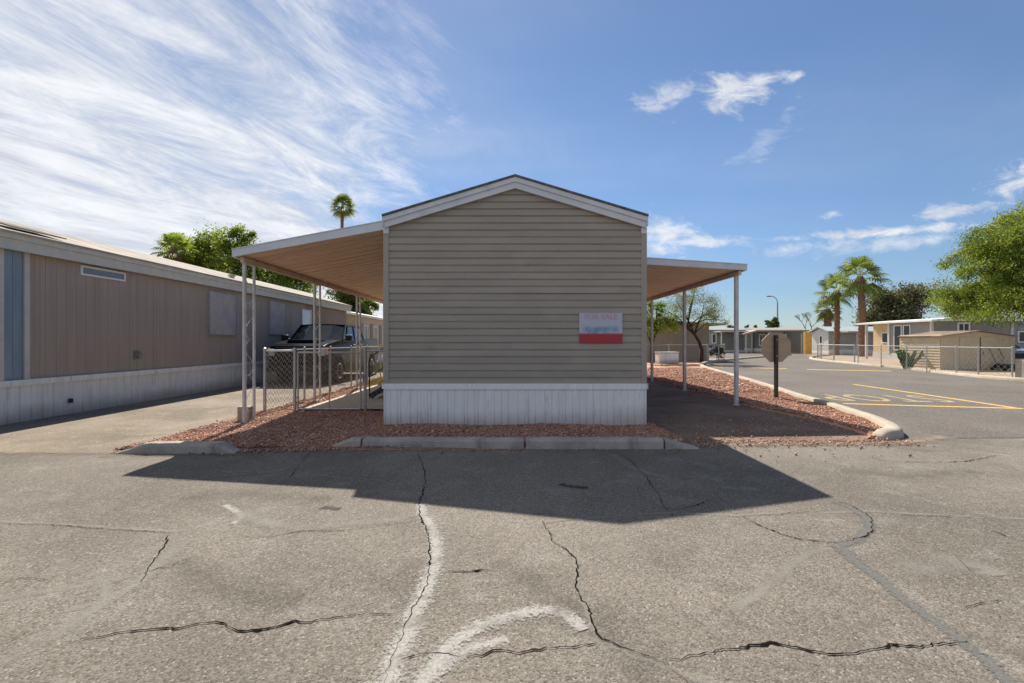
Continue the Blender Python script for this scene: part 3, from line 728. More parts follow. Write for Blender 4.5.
# roof
ZE, ZP, EO, FO = 3.41, 4.045, .005, .13      # eave top, ridge top, side and front overhang
mb = MB(); xe = HW+EO-.02
slope = (ZP-ZE)/xe
for s in (-1,1):
    a = (HX+s*xe, ZE); b = (HX, ZP)
    poly = [(HX+s*(xe+.02), ZE-.006-.02),(HX, ZP-.02),(HX, ZP+.012),(HX+s*(xe+.02), ZE+.006)]
    mb.prism(poly, 'y', HY-FO-.02, HY+HL+.1)
roof = mb.build('roof', M['shingle'], house)
mb = MB()
for s in (-1,1):
    o1 = lambda dz, inx=0: [(HX+s*xe, ZE-.026-dz[0]),(HX+s*xe, ZE-.026-dz[1]),(HX, ZP-.022-dz[1]),(HX, ZP-.022-dz[0])]
    mb.prism(o1((.0,.075)), 'y', HY-FO, HY-FO+.03)                 # upper board
    mb.prism(o1((.076,.175)), 'y', HY-FO+.028, HY-FO+.055)         # stepped lower board
    mb.prism([(HX+s*xe, ZE-.172),(HX+s*xe,ZE-.186),(HX,ZP-.186),(HX,ZP-.172)], 'y', HY-FO+.04, HY-.002)  # soffit
    mb.box(*(sorted((HX+s*xe, HX+s*(xe+.018)))), HY-FO, HY+HL+.05, ZE-.17, ZE-.012)
mb.build('fascia', M['fascia'], house)
mb = MB()   # little vinyl lap pieces at eave ends
for s in (-1,1): mb=MB(); mb.box(*sorted((HX+s*(HW-.085), HX+s*(HW+.003))), HY-.05, HY+.05, 3.13, 3.235); mb.build('eave_return', M['fascia'], house)


# for-sale placard on the wall (soft, washed-out print)
def placard():
    m, t, b = newmat('placard_print')
    tcn = t.n('ShaderNodeTexCoord'); s_ = t.n('ShaderNodeSeparateXYZ'); t.t.links.new(tcn.outputs['Object'], s_.inputs[0])
    x, y, z = s_.outputs
    n = t.noise(tcn.outputs['Object'], 9., 3, .5)
    white = (.50,.52,.62,1); blue = (.16,.30,.44,1); red = (.42,.035,.045,1)
    c = t.mix(t.m('MULTIPLY', t.smooth(t.m('ABSOLUTE', t.m('SUBTRACT', z, .20)), .10, .02), t.smooth(n, .25, .62)), white, blue)
    edge = t.smooth(t.m('ABSOLUTE', x), .335, .25)
    c = t.mix(edge, white, c)
    c = t.mix(t.smooth(z, .175, .135), c, red)
    t.set(b.inputs['Base Color'], c); b.inputs['Roughness'].default_value = .5
    p = thing('sale_placard', 'faded white, blue and red for sale placard on the taupe gable wall', 'sign', None, (1.44, HY-.035, 1.355))
    MB().box(1.09,1.79,HY-.040,HY-.032,1.355,1.845).build('board', m, p, bevel=.003)
    tm = mk('faded_pink_ink', (.56,.36,.44), .5, var=.05)
    f = bpy.data.curves.new('lettering','FONT'); f.body='FOR SALE'; f.size=.125; f.align_x='CENTER'; f.align_y='CENTER'; f.offset=.004
    o = bpy.data.objects.new('lettering', f); COL.objects.link(o); o.parent = p; o.location = (0,-.0075,.425); o.rotation_euler=(R(90),0,0); f.materials.append(tm); text_to_mesh(o)
placard()

# ---------------------------------------------------------------- carports
def awning(name, label, xw, zw, xo, zo, y0, y1, posts, panmat, double, postx, pname):
    t = thing(name, label, 'carport', None, ((xw+xo)/2, y0, 0))
    mb = MB(); s = 1 if xo > xw else -1; y = y0+.03; per = .305; H = .062
    Yp = []
    while y < y1:
        Yp += [(y,0),(y+.03,H),(y+.075,H),(y+.105,0),(y+.18,.004),(y+.19,.016),(y+.21,.016),(y+.22,.004)]; y += per
    b = len(mb.v)
    for (yy,h) in Yp:
        mb.v += [(xw, yy, zw-.125+h), (xo-s*.03, yy, zo-.115+h)]
    for i in range(len(Yp)-1): mb.f.append((b+2*i,b+2*i+1,b+2*i+3,b+2*i+2))
    mb.build('roof_panel', panmat, t)
    mb = MB(); mb.prism([(xw,zw-.012),(xw,zw-.02),(xo,zo-.02),(xo,zo-.012)] , 'y', y0+.03, y1)
    mb.build('roof_skin', M['fascia'], t)
    mb = MB(); mb.prism([(xw,zw),(xw,zw-.145),(xo,zo-.125),(xo,zo)], 'y', y0, y0+.028)
    mb.prism([(xw,zw+.006),(xw,zw-.006),(xo+s*.004,zo-.006),(xo+s*.004,zo+.006)], 'y', y0-.012, y0-.001)
    mb.build('front_fascia', M['fascia'], t)
    mb = MB(); mb.box(*sorted((xo, xo-s*.05)), y0+.03, y1, zo-.135, zo)
    mb.build('gutter', M['fascia'], t, bevel=.005)
    xb = postx; fb = (xb-xw)/(xo-xw); zb = zw-.14+(zo+.01-zw)*fb
    MB().box(xb-.03, xb+.03, y0+.1, y1-.05, zb-.085, zb).build('beam', panmat, t)
    for py in posts:
        if double:
            p = MB(); p.tube([(xb,py,.03),(xb,py,zb-.086)], .031, 10); p.tube([(xb,py+.30,.03),(xb,py+.30,zb-.086)], .024, 10)
            n = 4; H_ = zb-.35
            for i in range(n):      # scrolled flat-bar infill
                za = .2+i*H_/n; zc = .2+(i+1)*H_/n; zmid=(za+zc)/2
                pts = []
                for k in range(13):
                    u = k/12; pts.append((xb, py+.15+.125*math.sin(u*2*math.pi)*(1 if i%2 else -1), za+(zc-za)*u))
                p.tube(pts, .005, 5)
                p.bar((xb,py+.015,za),(xb,py+.285,za),.006,.010)
            p.box(xb-.05,xb+.05,py-.04,py+.34,.012,.035); p.box(xb-.03,xb+.03,py-.03,py+.33,zb-.1,zb-.083)
            p.build('post', M['post'], t)
        else:
            p = MB(); p.box(xb-.037, xb+.037, py-.037, py+.037, .03, zb-.086); p.box(xb-.05,xb-.0375,py-.012,py+.012,.04,zb-.09); p.box(xb-.06,xb+.06,py-.06,py+.06,.012,.032)
            p.build('post', M['post'], t, bevel=.006)
    return t
awning('carport', 'wide tan-bottomed carport roof on scrolled double posts left of the house', -2.045, 3.36, -4.57, 2.885, 7.83, 17.4, (8.0,10.85,13.8,16.7), M['pan'], True, -4.46, 'post')
awning('carport', 'smaller carport roof on plain square posts right of the house', 2.25, 3.165, 4.90, 2.99, 10.0, 20.2, (10.27,13.35,16.45,19.55), M['pan2'], False, 4.80, 'post')

# ---------------------------------------------------------------- windows helper
def window_side(parent, x, y0, y1, z0, z1, face, pane, frame=.05, fm='creamtrim', mull=0):
    """window on a wall facing +-X"""
    wv = MB(); xa, xb = sorted((x, x+face*.035))
    wv.box(xa,xb,y0,y1,z0,z0+frame); wv.box(xa,xb,y0,y1,z1-frame,z1); wv.box(xa,xb,y0,y0+frame,z0+frame,z1-frame); wv.box(xa,xb,y1-frame,y1,z0+frame,z1-frame)
    for k in range(mull):
        ym = y0+(y1-y0)*(k+1)/(mull+1); wv.box(xa,xb,ym-.02,ym+.02,z0+frame,z1-frame)
    wd = wv.build('window', M[fm], parent)
    xa, xb = sorted((x+face*.004, x+face*.016)); MB().box(xa,xb,y0+frame*.9,y1-frame*.9,z0+frame*.9,z1-frame*.9).build('pane', M[pane], wd)
def window_front(parent, y, x0, x1, z0, z1, pane='glass', frame=.08, fm='whitepaint', mull=0):
    wv = MB(); wv.box(x0,x1,y-.05,y,z0,z0+frame); wv.box(x0,x1,y-.05,y,z1-frame,z1); wv.box(x0,x0+frame,y-.05,y,z0+frame,z1-frame); wv.box(x1-frame,x1,y-.05,y,z0+frame,z1-frame)
    for k in range(mull):
        xm = x0+(x1-x0)*(k+1)/(mull+1); wv.box(xm-.03,xm+.03,y-.05,y,z0+frame,z1-frame)
    wd = wv.build('window', M[fm], parent)
    MB().box(x0+frame*.9,x1-frame*.9,y-.02,y-.004,z0+frame*.9,z1-frame*.9).build('pane', M[pane], wd)

# ---------------------------------------------------------------- long home on the left
lh = thing('mobile_home', 'long mauve-brown panelled home with aged white skirting at the left edge', 'house', 'neighbouring mobile homes', (-10.5, 15, 0))
X0 = -8.42; YA, YB = 1.0, 24.4
mb = MB(); ribbed(mb, 'y', 8.36, 19.6, .72, 2.95, X0, 1, .205, .009, .006, random.Random(2))
mb.build('wall', M['t111'], lh)
mb = MB(); ribbed(mb, 'y', 19.62, YB, .72, 2.95, X0+.002, 1, .205, .014, .010); mb.build('end_wall', M['t111tan'], lh)
mb = MB(); ribbed(mb, 'y', 7.94, 8.26, .72, 2.95, X0, 1, .16, .012, .008); mb.build('blue_wall', M['bluepanel'], lh)
mb = MB(); ribbed(mb, 'y', YA, 7.80, .72, 2.95, X0, 1, .205, .014, .010); mb.build('front_wall', M['creamtrim'], lh)
mb = MB(); mb.box(X0-.01,X0+.03,7.81,7.93,.72,2.95); mb.box(X0-.01,X0+.03,8.265,8.355,.72,2.95); mb.build('wall_trim', M['creamtrim'], lh)
mb = MB(); mb.box(X0-4.3,X0-.02,YA,YB,.72,2.95); mb.build('core_wall', M['t111tan'], lh)
mb = MB(); ribbed(mb, 'y', YA, YB, .0, .63, X0+.03, 1, .20, .03, .018); mb.box(X0-4.3,X0,YB-.02,YB+.02,0,.63); mb.build('skirting', M['whiteold'], lh)
mb = MB(); mb.box(X0+.01,X0+.07,YA,YB,.625,.725); mb.build('skirting_rail', M['whiteold'], lh)
mb = MB(); mb.prism([(X0+.12,2.90),(X0+.16,2.90),(X0+.16,3.17),(X0+.12,3.17)], 'y', YA-.1, YB+.25); mb.box(X0-.01, X0+.12, YA, YB+.2, 2.955, 2.975)
mb.prism([(X0+.165,3.08),(X0+.19,3.08),(X0+.19,3.18),(X0+.165,3.18)], 'y', YA-.1, YB+.25)
mb.prism([(X0-4.6,2.96),(X0+.14,2.96),(X0+.14,3.14),(X0-2.1,3.87),(X0-4.6,3.14)], 'y', YB+.21, YB+.24)
mb.build('fascia', M['creamtrim'], lh)
mb = MB(); mb.prism([(X0+.22,3.165),(X0+.22,3.20),(X0-2.1,3.90),(X0-2.1,3.86)], 'y', YA-.1, YB+.3); mb.prism([(X0-4.6,3.165),(X0-4.6,3.20),(X0-2.1,3.90),(X0-2.1,3.86)], 'y', YA-.1, YB+.3)
lr = mb.build('roof', M['palershingle'], lh)
mb = MB(); mb.prism([(-8.35,3.29),(-8.35,3.31),(-8.9,3.47),(-8.9,3.45)],'y',8.0,9.0); mb.build('roof_patch', M['shingle'], lr)
mb = MB(); mb.prism([(-8.3,3.275),(-8.3,3.295),(-8.8,3.44),(-8.8,3.42)],'y',5.5,7.2); mb.build('roof_patch', M['shingle'], lr)
mb = MB(); mb.tube([(-8.75,15.0,3.25),(-8.75,15.0,3.42)], .07, 10); mb.tube([(-8.75,15.0,3.42),(-8.75,15.0,3.47)], .11, 10); mb.build('vent_pipe', M['galv'], lr)
window_side(lh, X0, 9.35, 10.42, 2.68, 2.87, 1, 'glassgrey', .035, 'whitepaint')
def board(y0,y1,z0,z1,mt='shutter'):
    mb = MB(); mb.box(X0,X0+.05,y0,y1,z0,z1); w_ = mb.build('shutter', M[mt], lh)
    mb = MB(); mb.box(X0+.0505,X0+.062,y0,y0+.04,z0,z1); mb.box(X0+.0505,X0+.062,y1-.04,y1,z0,z1); mb.box(X0+.0505,X0+.062,y0+.04,y1-.04,z0,z0+.03); mb.build('shutter_edge', M['galvdark'], w_)
board(13.25,14.6,1.55,2.78); board(16.6,17.75,1.62,2.78)
window_side(lh, X0, 19.2, 20.1, 1.95, 2.68, 1, 'lens', .05, 'whitepaint')
mb = MB(); mb.tube([(X0,10.78,1.08),(X0+.09,10.78,1.07)], [.07,.055], 10); mb.box(X0,X0+.02,10.68,10.88,.98,1.17); mb.build('dryer_vent', M['galvdark'], lh)
MB().box(X0+.055,X0+.075,9.05,9.13,.22,.30).build('skirting_vent', M['black'], lh)

# second home behind it
def simple_home(label, x0, x1, y0, y1, zw, zr, wall, roof, ridge='y', skirt=True, over=.25, group='neighbouring mobile homes', rib=True):
    t = thing('mobile_home', label, 'house', group, ((x0+x1)/2, y0, 0))
    xm, ym = (x0+x1)/2, (y0+y1)/2
    mb = MB()
    if ridge == 'y': mb.prism([(x0,.5),(x1,.5),(x1,zw),(xm,zr-.1),(x0,zw)], 'y', y0, y1)
    else: mb.prism([(y0,.5),(y1,.5),(y1,zw),(ym,zr-.1),(y0,zw)], 'x', x0, x1)
    mb.build('wall', wall, t)
    if rib:
        mb = MB(); k = x0+.4
        while k < x1-.1: mb.box(k-.02,k+.02,y0-.02,y0-.002,.55,zw-.05); k += .4
        k = y0+.4
        while k < y1-.1: mb.box(x0-.02,x0-.002,k-.02,k+.02,.55,zw-.05); k += .4
        mb.build('wall_batten', wall, t)
    mb = MB(); mb.box(x0-.03,x1+.03,y0-.03,y1+.03,0,.55)
    if skirt: mb.build('skirting', M['whiteold'], t)
    mb = MB(); a0,a1 = (x0-over,x1+over) if ridge=='y' else (y0-over,y1+over); am=(a0+a1)/2; d = zw-.03
    mb.prism([(a0,d),(am,zr-.1),(a1,d),(a1,d+.13),(am,zr),(a0,d+.13)], ridge, (y0 if ridge=='y' else x0)-over, (y1 if ridge=='y' else x1)+over)
    mb.build('roof', roof, t)
    return t
M['creamwall'] = mk('cream_wall', (.50,.44,.34), .8, var=.08, scale=1.5)
M['greywall'] = mk('grey_wall', (.28,.28,.265), .8, var=.08, scale=1.5)
M['greywalll'] = mk('light_grey_wall', (.42,.42,.40), .8, var=.08, scale=1.5)
M['bluegrey'] = mk('blue_grey_wall', (.24,.28,.32), .8, var=.08, scale=1.5)
M['tanwall'] = mk('tan_wall', (.40,.33,.25), .8, var=.08, scale=1.5)
M['whitewall'] = mk('white_wall', (.62,.61,.58), .8, var=.06, scale=1.5)
M['roofgrey'] = mk('grey_roof', (.30,.29,.28), .9, var=.18, scale=2)
M['roofblue'] = mk('pale_metal_roof', (.45,.49,.50), .6, var=.12, scale=2)
M['rooftan'] = mk('tan_roof', (.42,.34,.27), .9, var=.15, scale=2)
M['orange'] = mk('orange_tan_board', (.62,.36,.10), .8, var=.1, scale=2)
M['yellowcream'] = mk('yellow_cream_wall', (.66,.52,.32), .8, var=.08, scale=2)
h2 = simple_home('cream home with brown shutters behind the long left home', -12.4,-8.35,25.6,36,2.75,3.3,M['creamwall'],M['whiteold'])
for ya in (26.4,28.3,30.2): 
    MB().box(-8.345,-8.31,ya,ya+.45,1.0,2.4).build('shutter', M['t111tan'], h2)
    window_side(h2,-8.345,ya+.55,ya+1.2,1.2,2.3,1,'glass',.05,'whitepaint')
h3 = simple_home('small brown-walled home far back between the left homes and taupe house', -9.8,-6.6,40,46,2.1,2.7,M['t111tan'],M['roofgrey'],'x')
window_front(h3, 39.97, -8.9,-8.1,1.1,1.8)

# ---------------------------------------------------------------- chain link
def mesh_net(mb, p0, p1, z0, z1, cell=.062, r=.0022):
    """woven wire between two ground points: straight strands both ways, 3-sided"""
    p0 = Vector(p0); p1 = Vector(p1); L = (p1-p0).length; d = (p1-p0)/L; H = z1-z0
    def pt(a,h): return Vector((p0.x+d.x*a, p0.y+d.y*a, z0+h))
    k = -H
    while k < L:
        for sgn in (1,-1):
            # strand starting at a=k rising
            a0,a1 = k, k+H; h0,h1 = 0.,H
            if a0 < 0: h0 = -a0; a0 = 0
            if a1 > L: h1 = H-(a1-L); a1 = L
            if a1-a0 > .01:
                if sgn > 0: P,Q = pt(a0,h0), pt(a1,h1)
                else: P,Q = pt(a0,H-h0), pt(a1,H-h1)
                off = Vector((-d.y,d.x))*.002*sgn
                P = P+off.to_3d(); Q = Q+off.to_3d()
                mb.bar(P,Q,r*2,r*2)
        k += cell*1.414
def fence(label, pts, zt, cell, r, group, zrel=.04, pr=.024, posts=True, netz0=.06, gates=()):
    t = thing('chain_link_fence', label, 'fence', group, (pts[0][0],pts[0][1],0))
    net = MB(); rail = MB()
    for i in range(len(pts)-1):
        a,b = pts[i],pts[i+1]
        mesh_net(net, a, b, netz0, zt-.02, cell, r)
        rail.tube([(a[0],a[1],zt),(b[0],b[1],zt)], pr*.72, 7)
    for p in (pts if posts is True else pts[1:]):
        q = MB(); q.tube([(p[0],p[1],0),(p[0],p[1],zt+.02)], pr, 9); q.tube([(p[0],p[1],zt+.02),(p[0],p[1],zt+.05),(p[0],p[1],zt+.065)], [pr*1.25,pr*1.1,.004], 9)
        q.build('post', M['galv'], t, smooth=False)
    net.build('wire_mesh', M['wire'], t); rail.build('top_rail', M['galv'], t)
    return t
fence('short chain link fence panel across the front of the left carport', [(-4.78,9.28),(-4.20,9.28)], 1.20, .078, .0014, 'chain link fences', pr=.03)
fence('chain link fence running back between the driveway and left carport', [(-4.78,9.30),(-4.80,11.1),(-4.84,12.8),(-4.86,14.5),(-4.88,16.2),(-4.9,17.9)], 1.20, .078, .0014, 'chain link fences', pr=.022, posts='tail')
fence('chain link return panel between the gate and the taupe house', [(-2.84,9.28),(-2.16,9.28)], 1.20, .078, .0014, 'chain link fences', pr=.03)
gt = thing('fence_gate', 'closed chain link gate with steel tube frame under the left carport', 'gate', None, (-4.1,9.27,0))
mb = MB()
gx0,gx1,gy = -4.13,-2.92,9.26
for x in (gx0,gx1,(gx0+gx1)/2+.0): mb.tube([(x,gy,.08),(x,gy,1.17)], .017 if x!=(gx0+gx1)/2 else .01, 8)
mb.tube([(gx0,gy,1.17),(gx1,gy,1.17)],.017,8); mb.tube([(gx0,gy,.08),(gx1,gy,.08)],.017,8); mb.build('frame', M['galv'], gt)
mb = MB(); mesh_net(mb,(gx0,gy),(gx1,gy),  .09,1.16,.078,.0014); mb.build('wire_mesh', M['wire'], gt)
mb = MB(); mb.box(gx1-.02,gx1+.10,gy-.03,gy-.018,.68,.73); mb.tube([(gx1+.06,gy-.035,.60),(gx1+.06,gy-.035,.76)],.012,6); mb.build('latch', M['galvdark'], gt)
for zz_ in (.3,1.0):
    mb = MB(); mb.tube([(gx0-.055,gy+.01,zz_),(gx0+.02,gy,zz_)],.016,6); mb.build('hinge', M['galvdark'], gt)

# porch steps with a black hand rail beside the house
st = thing('porch_steps', 'dark steps with a slanting black handrail beside the taupe house', 'steps', None, (-2.6,11.6,0))
mb = MB()
for i in range(3): mb.box(-3.25+i*.3,-2.95+i*.3+.02,11.2,12.3,.17+i*.2,.21+i*.2)
mb.build('tread', M['galvdark'], st)
mb = MB()
for y in (11.2,12.3): mb = MB(); mb.bar((-3.3,y,.1),(-2.25,y,.78),.05,.12); mb.build('stringer', M['black'], st)
mb = MB(); mb.tube([(-3.32,11.18,.06),(-3.32,11.18,1.0)],.016,7); mb.tube([(-3.32,11.18,1.0),(-2.3,11.18,1.72)],.016,7); mb.tube([(-2.75,11.18,.5),(-2.75,11.18,1.4)],.012,7); mb.tube([(-3.32,11.18,.55),(-2.3,11.18,1.25)],.012,7); mb.build('handrail', M['black'], st)

# ---------------------------------------------------------------- vehicles
def wheel(parent, x, y, r, w_, side):
    tb = MB(); s = side
    rings = [(-w_/2,r*.62),(-w_/2,r*.93),(-w_*.36,r),(w_*.36,r),(w_/2,r*.93),(w_/2,r*.62)]
    n = 28
    for (a,rad) in rings:
        for k in range(n):
            t = 2*math.pi*k/n; tb.v.append((x+a, y+rad*math.cos(t), r+rad*math.sin(t)))
    for i in range(len(rings)-1):
        for k in range(n): tb.f.append((i*n+k,i*n+(k+1)%n,(i+1)*n+(k+1)%n,(i+1)*n+k))
    tb.f.append(tuple(range(n))[::-1]); tb.f.append(tuple(range(5*n,6*n)))
    wh = tb.build('wheel', M['rubber'], parent)
    rm = MB(); xo = x+s*(w_/2+.004)
    for k in range(6):
        t = 2*math.pi*k/6; c,sn = math.cos(t), math.sin(t)
        rm.bar((xo,y+.05*c,r+.05*sn),(xo,y+r*.58*c,r+r*.58*sn),.02,.09,up=(1,0,0))
    m_ = 24; b0=len(rm.v)
    for rad in (r*.54,r*.64):
        for k in range(m_):
            t=2*math.pi*k/m_; rm.v.append((xo+s*.01,y+rad*math.cos(t),r+rad*math.sin(t)))
    for k in range(m_): rm.f.append((b0+k,b0+(k+1)%m_,b0+m_+(k+1)%m_,b0+m_+k))
    rm.build('rim', M['chrome'], wh)
def arch(yc, r, z0, n=12):
    return [(yc+r*math.cos(math.pi-math.pi*k/n)*1.0, max(z0, .40+r*math.sin(math.pi*k/n))) for k in range(n+1)]
def greenhouse(parent, x0, x1, prof, tumble, paint, pillars, doorlines=None):
    """prof: [(y_base, y_top)...] simple four-sided glasshouse tapered towards the roof"""
    (yb0,yt0),(yb1,yt1), zb, zt = prof
    xm=(x0+x1)/2; hb=(x1-x0)/2-.07; ht=hb-tumble
    def P(u,v,w2):  # u along y 0..1, v height 0..1, w2 = -1..1
        h = hb+(ht-hb)*v; ya = yb0+(yt0-yb0)*v; yb = yb1+(yt1-yb1)*v
        crown = .03*(1-w2*w2)*v
        bulge = .10*(1-w2*w2)*(1-u) if u < .5 else -.05*(1-w2*w2)
        return (xm+w2*h, ya+(yb-ya)*u-(bulge if u<.5 else bulge), zb+(zt-zb)*v+crown)
    W2=[-1,-.5,0,.5,1]
    gl = MB()
    # inner glass body
    def inset(p, s=.0): return p
    for v0,v1 in ((0,1),):
        for i in range(4): gl.quad(P(0,0,W2[i]),P(0,0,W2[i+1]),P(0,1,W2[i+1]),P(0,1,W2[i]))
        for i in range(4): gl.quad(P(1,0,W2[i]),P(1,1,W2[i]),P(1,1,W2[i+1]),P(1,0,W2[i+1]))
        for s in (-1,1): gl.quad(P(0,0,s),P(1,0,s),P(1,1,s),P(0,1,s))
    gl.build('glass', M['glass'], parent)
    pb = MB()
    # roof skin
    U=[0,.25,.5,.75,1]
    for i in range(4):
        for j in range(4):
            q=[P(U[i],1,W2[j]),P(U[i+1],1,W2[j]),P(U[i+1],1,W2[j+1]),P(U[i],1,W2[j+1])]
            # keep the roof a clean arc
            q=[(a[0],yt0+(yt1-yt0)*u-(.10*(1-w*w)*(1-u)),a[2]+.035) for a,u,w in zip(q,(U[i],U[i+1],U[i+1],U[i]),(W2[j],W2[j],W2[j+1],W2[j+1]))]
            pb.quad(*q)
    for s in (-1,1):
        for u in pillars:
            a = Vector(P(u,0,s)); b = Vector(P(u,1,s)); wd=.07
            pb.bar(a+Vector((s*.006,0,0)), b+Vector((s*.006,0,.02)), .03, wd, up=(0,1,0))
        a=Vector(P(0,1,s)); b=Vector(P(1,1,s)); pb.bar(a+Vector((0,0,.01)),b+Vector((0,0,.01)),.05,.07)
        a=Vector(P(0,0,s)); b=Vector(P(1,0,s)); pb.bar(a,b,.05,.05)
    pb.bar(Vector(P(0,1,-1))+Vector((0,-.03,.015)),Vector(P(0,1,1))+Vector((0,-.03,.015)),.07,.05)
    pb.build('cab_roof', paint, parent)
def pickup(loc):
    x0,x1 = -.98,.98
    t = thing('pickup_truck', 'black crew cab pickup parked nose-out beside the long left home', 'truck', None, loc)
    ox,oy,oz = loc
    def tr(mb):
        mb.v = [(a+ox,b+oy,c+oz) for a,b,c in mb.v]; return mb
    # side profile in (y,z), nose at y=0
    prof = [(0.02,.50),(0.0,.70),(-.02,1.05),(.05,1.22),(.28,1.30),(1.05,1.40),(1.45,1.42),(3.95,1.42),(3.97,1.46),(5.70,1.46),(5.74,.66),(5.55,.52)]
    lower = [(5.2,.48)]+arch(4.75,.46,.40)[::-1][1:-1]+[(4.25,.40),(1.55,.38)]+arch(1.05,.46,.40)[::-1][1:-1]+[(.5,.42)]
    mb = MB(); mb.prism(prof+lower, 'x', x0, x1)
    # pinch the nose and the hood edge so that it isn't a slab
    nv=[]
    for (a,b,c) in mb.v:
        f = 1.0
        if b < .35: f = .90+.10*max(0,b)/.35
        if c > 1.2 and b < 1.6: f *= .93
        if c > 1.44: f *= .97
        nv.append((a*f,b,c))
    mb.v = nv
    tr(mb).build('body', M['carpaint'], t, bevel=.05)
    mb = MB(); mb.prism([(-.55,1.30),(.55,1.30),(.47,1.435),(-.47,1.435)], 'y', .45, 1.42); tr(mb).build('hood_bulge', M['carpaint'], t, bevel=.03)
    # cab
    gh_parent = t
    sub = MB()
    class _: pass
    # windshield base y1.35 ->top 2.05 ; rear base 3.95 -> top 3.75
    def shift(p): return (p[0]+ox,p[1]+oy,p[2]+oz)
    greenhouse(t, x0+ox, x1+ox, ((1.50+oy,2.15+oy),(3.92+oy,3.70+oy),1.40+oz,1.93+oz), .13, M['carpaint'], (0,.16,.55,1))
    mb = MB()
    for k in range(5): mb.box(-.62,.62,-.045,-.02,.72+k*.085,.76+k*.085)
    mb.box(-.66,-.62,-.045,-.01,.68,1.14); mb.box(.62,.66,-.045,-.01,.68,1.14); mb.box(-.66,.66,-.045,-.01,1.141,1.18)
    tr(mb).build('grille', M['black'], t)
    for s in (-1,1):
        mb = MB(); mb.box(*sorted((s*.68,s*.88)),-.04,.10,.92,1.14); hl = tr(mb).build('headlight', M['lens'], t, bevel=.02)
        mb = MB(); mb.box(*sorted((s*.885,s*.925)),.02,.20,.94,1.16); tr(mb).build('turn_lamp', M['amber'], hl, bevel=.01)
        mb = MB(); mb.box(*sorted((s*1.0,s*1.22)),1.52,1.66,1.40,1.60); mb.bar((s*.92,1.62,1.44),(s*1.06,1.60,1.46),.05,.05); tr(mb).build('mirror', M['black'], t, bevel=.03)
    mb = MB(); mb.box(-.92,.92,-.14,.05,.42,.62); tr(mb).build('bumper', M['black'], t, bevel=.04)
    mb = MB(); mb.box(-.2,.2,-.155,-.143,.47,.57); tr(mb).build('plate_bracket', M['black'], t)
    mb = MB(); mb.box(-.94,.94,5.66,5.82,.45,.62); tr(mb).build('rear_bumper', M['chrome'], t, bevel=.03)
    for s in (-1,1):
        for k,yy in enumerate((1.95,2.75)):
            mb = MB(); mb.box(*sorted((s*.985,s*1.005)),yy+.45,yy+.62,1.24,1.27); tr(mb).build('door_handle', M['chrome'], t)
        for q in (1.78,2.78,3.88): tr(MB().box(*sorted((s*.978,s*.984)),q,q+.01,.5,1.40)).build('door_seam', M['black'], t)
        mb = MB(); mb.bar((s*.95,1.6,.42),(s*.95,4.2,.42),.10,.06); tr(mb).build('side_step', M['black'], t)
        for yy in (1.05,4.75): 
            wheel(t, ox+s*.84, oy+yy, .40, .27, s)
    mb = MB(); mb.box(-.93,.93,4.0,5.68,1.461,1.475); tr(mb).build('bed_cover', M['black'], t)
    return t
pickup((-6.78, 15.1, .012))
def suv(loc, label):
    t = thing('parked_car', label, 'car', None, loc); ox,oy,oz = loc
    def tr(mb): mb.v = [(a+ox,b+oy,c+oz) for a,b,c in mb.v]; return mb
    prof = [(0.02,.35),(-.02,.6),(.08,.85),(1.0,.98),(4.3,1.02),(4.5,.9),(4.52,.4),(4.3,.32)]
    def ar(yc,r): return [(yc+r*math.cos(math.pi*k/10), .30+r*math.sin(math.pi*k/10)) for k in range(1,10)]
    lower = ar(3.6,.38)+[(3.1,.30),(1.4,.30)]+ar(.85,.38)+[(.4,.30)]
    tr(MB().prism(prof+lower,'x',-.88,.88)).build('body', M['silverpaint'], t, bevel=.05)
    greenhouse(t, -.88+ox, .88+ox, ((.9+oy,1.6+oy),(4.35+oy,3.9+oy),.98+oz,1.48+oz), .13, M['silverpaint'], (0,.3,.62,1))
    for s in (-1,1):
        tr(MB().box(*sorted((s*.55,s*.82)),-.04,.12,.62,.78)).build('headlight', M['lens'], t, bevel=.02)
        for yy in (.85,3.6): wheel(t, ox+s*.77, oy+yy, .33, .21, s)
    tr(MB().box(-.5,.5,-.05,.0,.45,.72)).build('grille', M['black'], t)
    return t
suv((27.1,25.4,.03), 'silver car half hidden at the right edge behind the tan shed')

# ---------------------------------------------------------------- road sign seen from behind
sg = thing('stop_sign', 'octagonal road sign seen from its bare metal back in the orange gravel', 'sign', None, (6.16,11.2,.05))
def octa(cx, cz, r): return [(cx+r*math.cos(R(22.5+45*k)), cz+r*math.sin(R(22.5+45*k))) for k in range(8)]
ppm = FX/11.2; scx = (776.9-512)/ppm; scz = CZ+(341.5-347.3)/ppm; rr_ = .375
MB().prism(octa(scx,scz,rr_),'y',11.235,11.239).build('plate', M['signback'], sg)
MB().prism(octa(scx,scz,rr_),'y',11.2395,11.242).build('border', M['whitepaint'], sg)
MB().prism(octa(scx,scz,rr_*.94),'y',11.2425,11.245).build('face', M['signred'], sg)
mb = MB(); mb.box(6.125,6.195,11.16,11.232,0,1.53); mb.build('post', M['signpost'], sg, bevel=.004)
for zb_ in (scz-.2,scz+.18): MB().tube([(6.16,11.15,zb_),(6.16,11.16,zb_)],.014,8).build('bolt', M['galv'], sg)

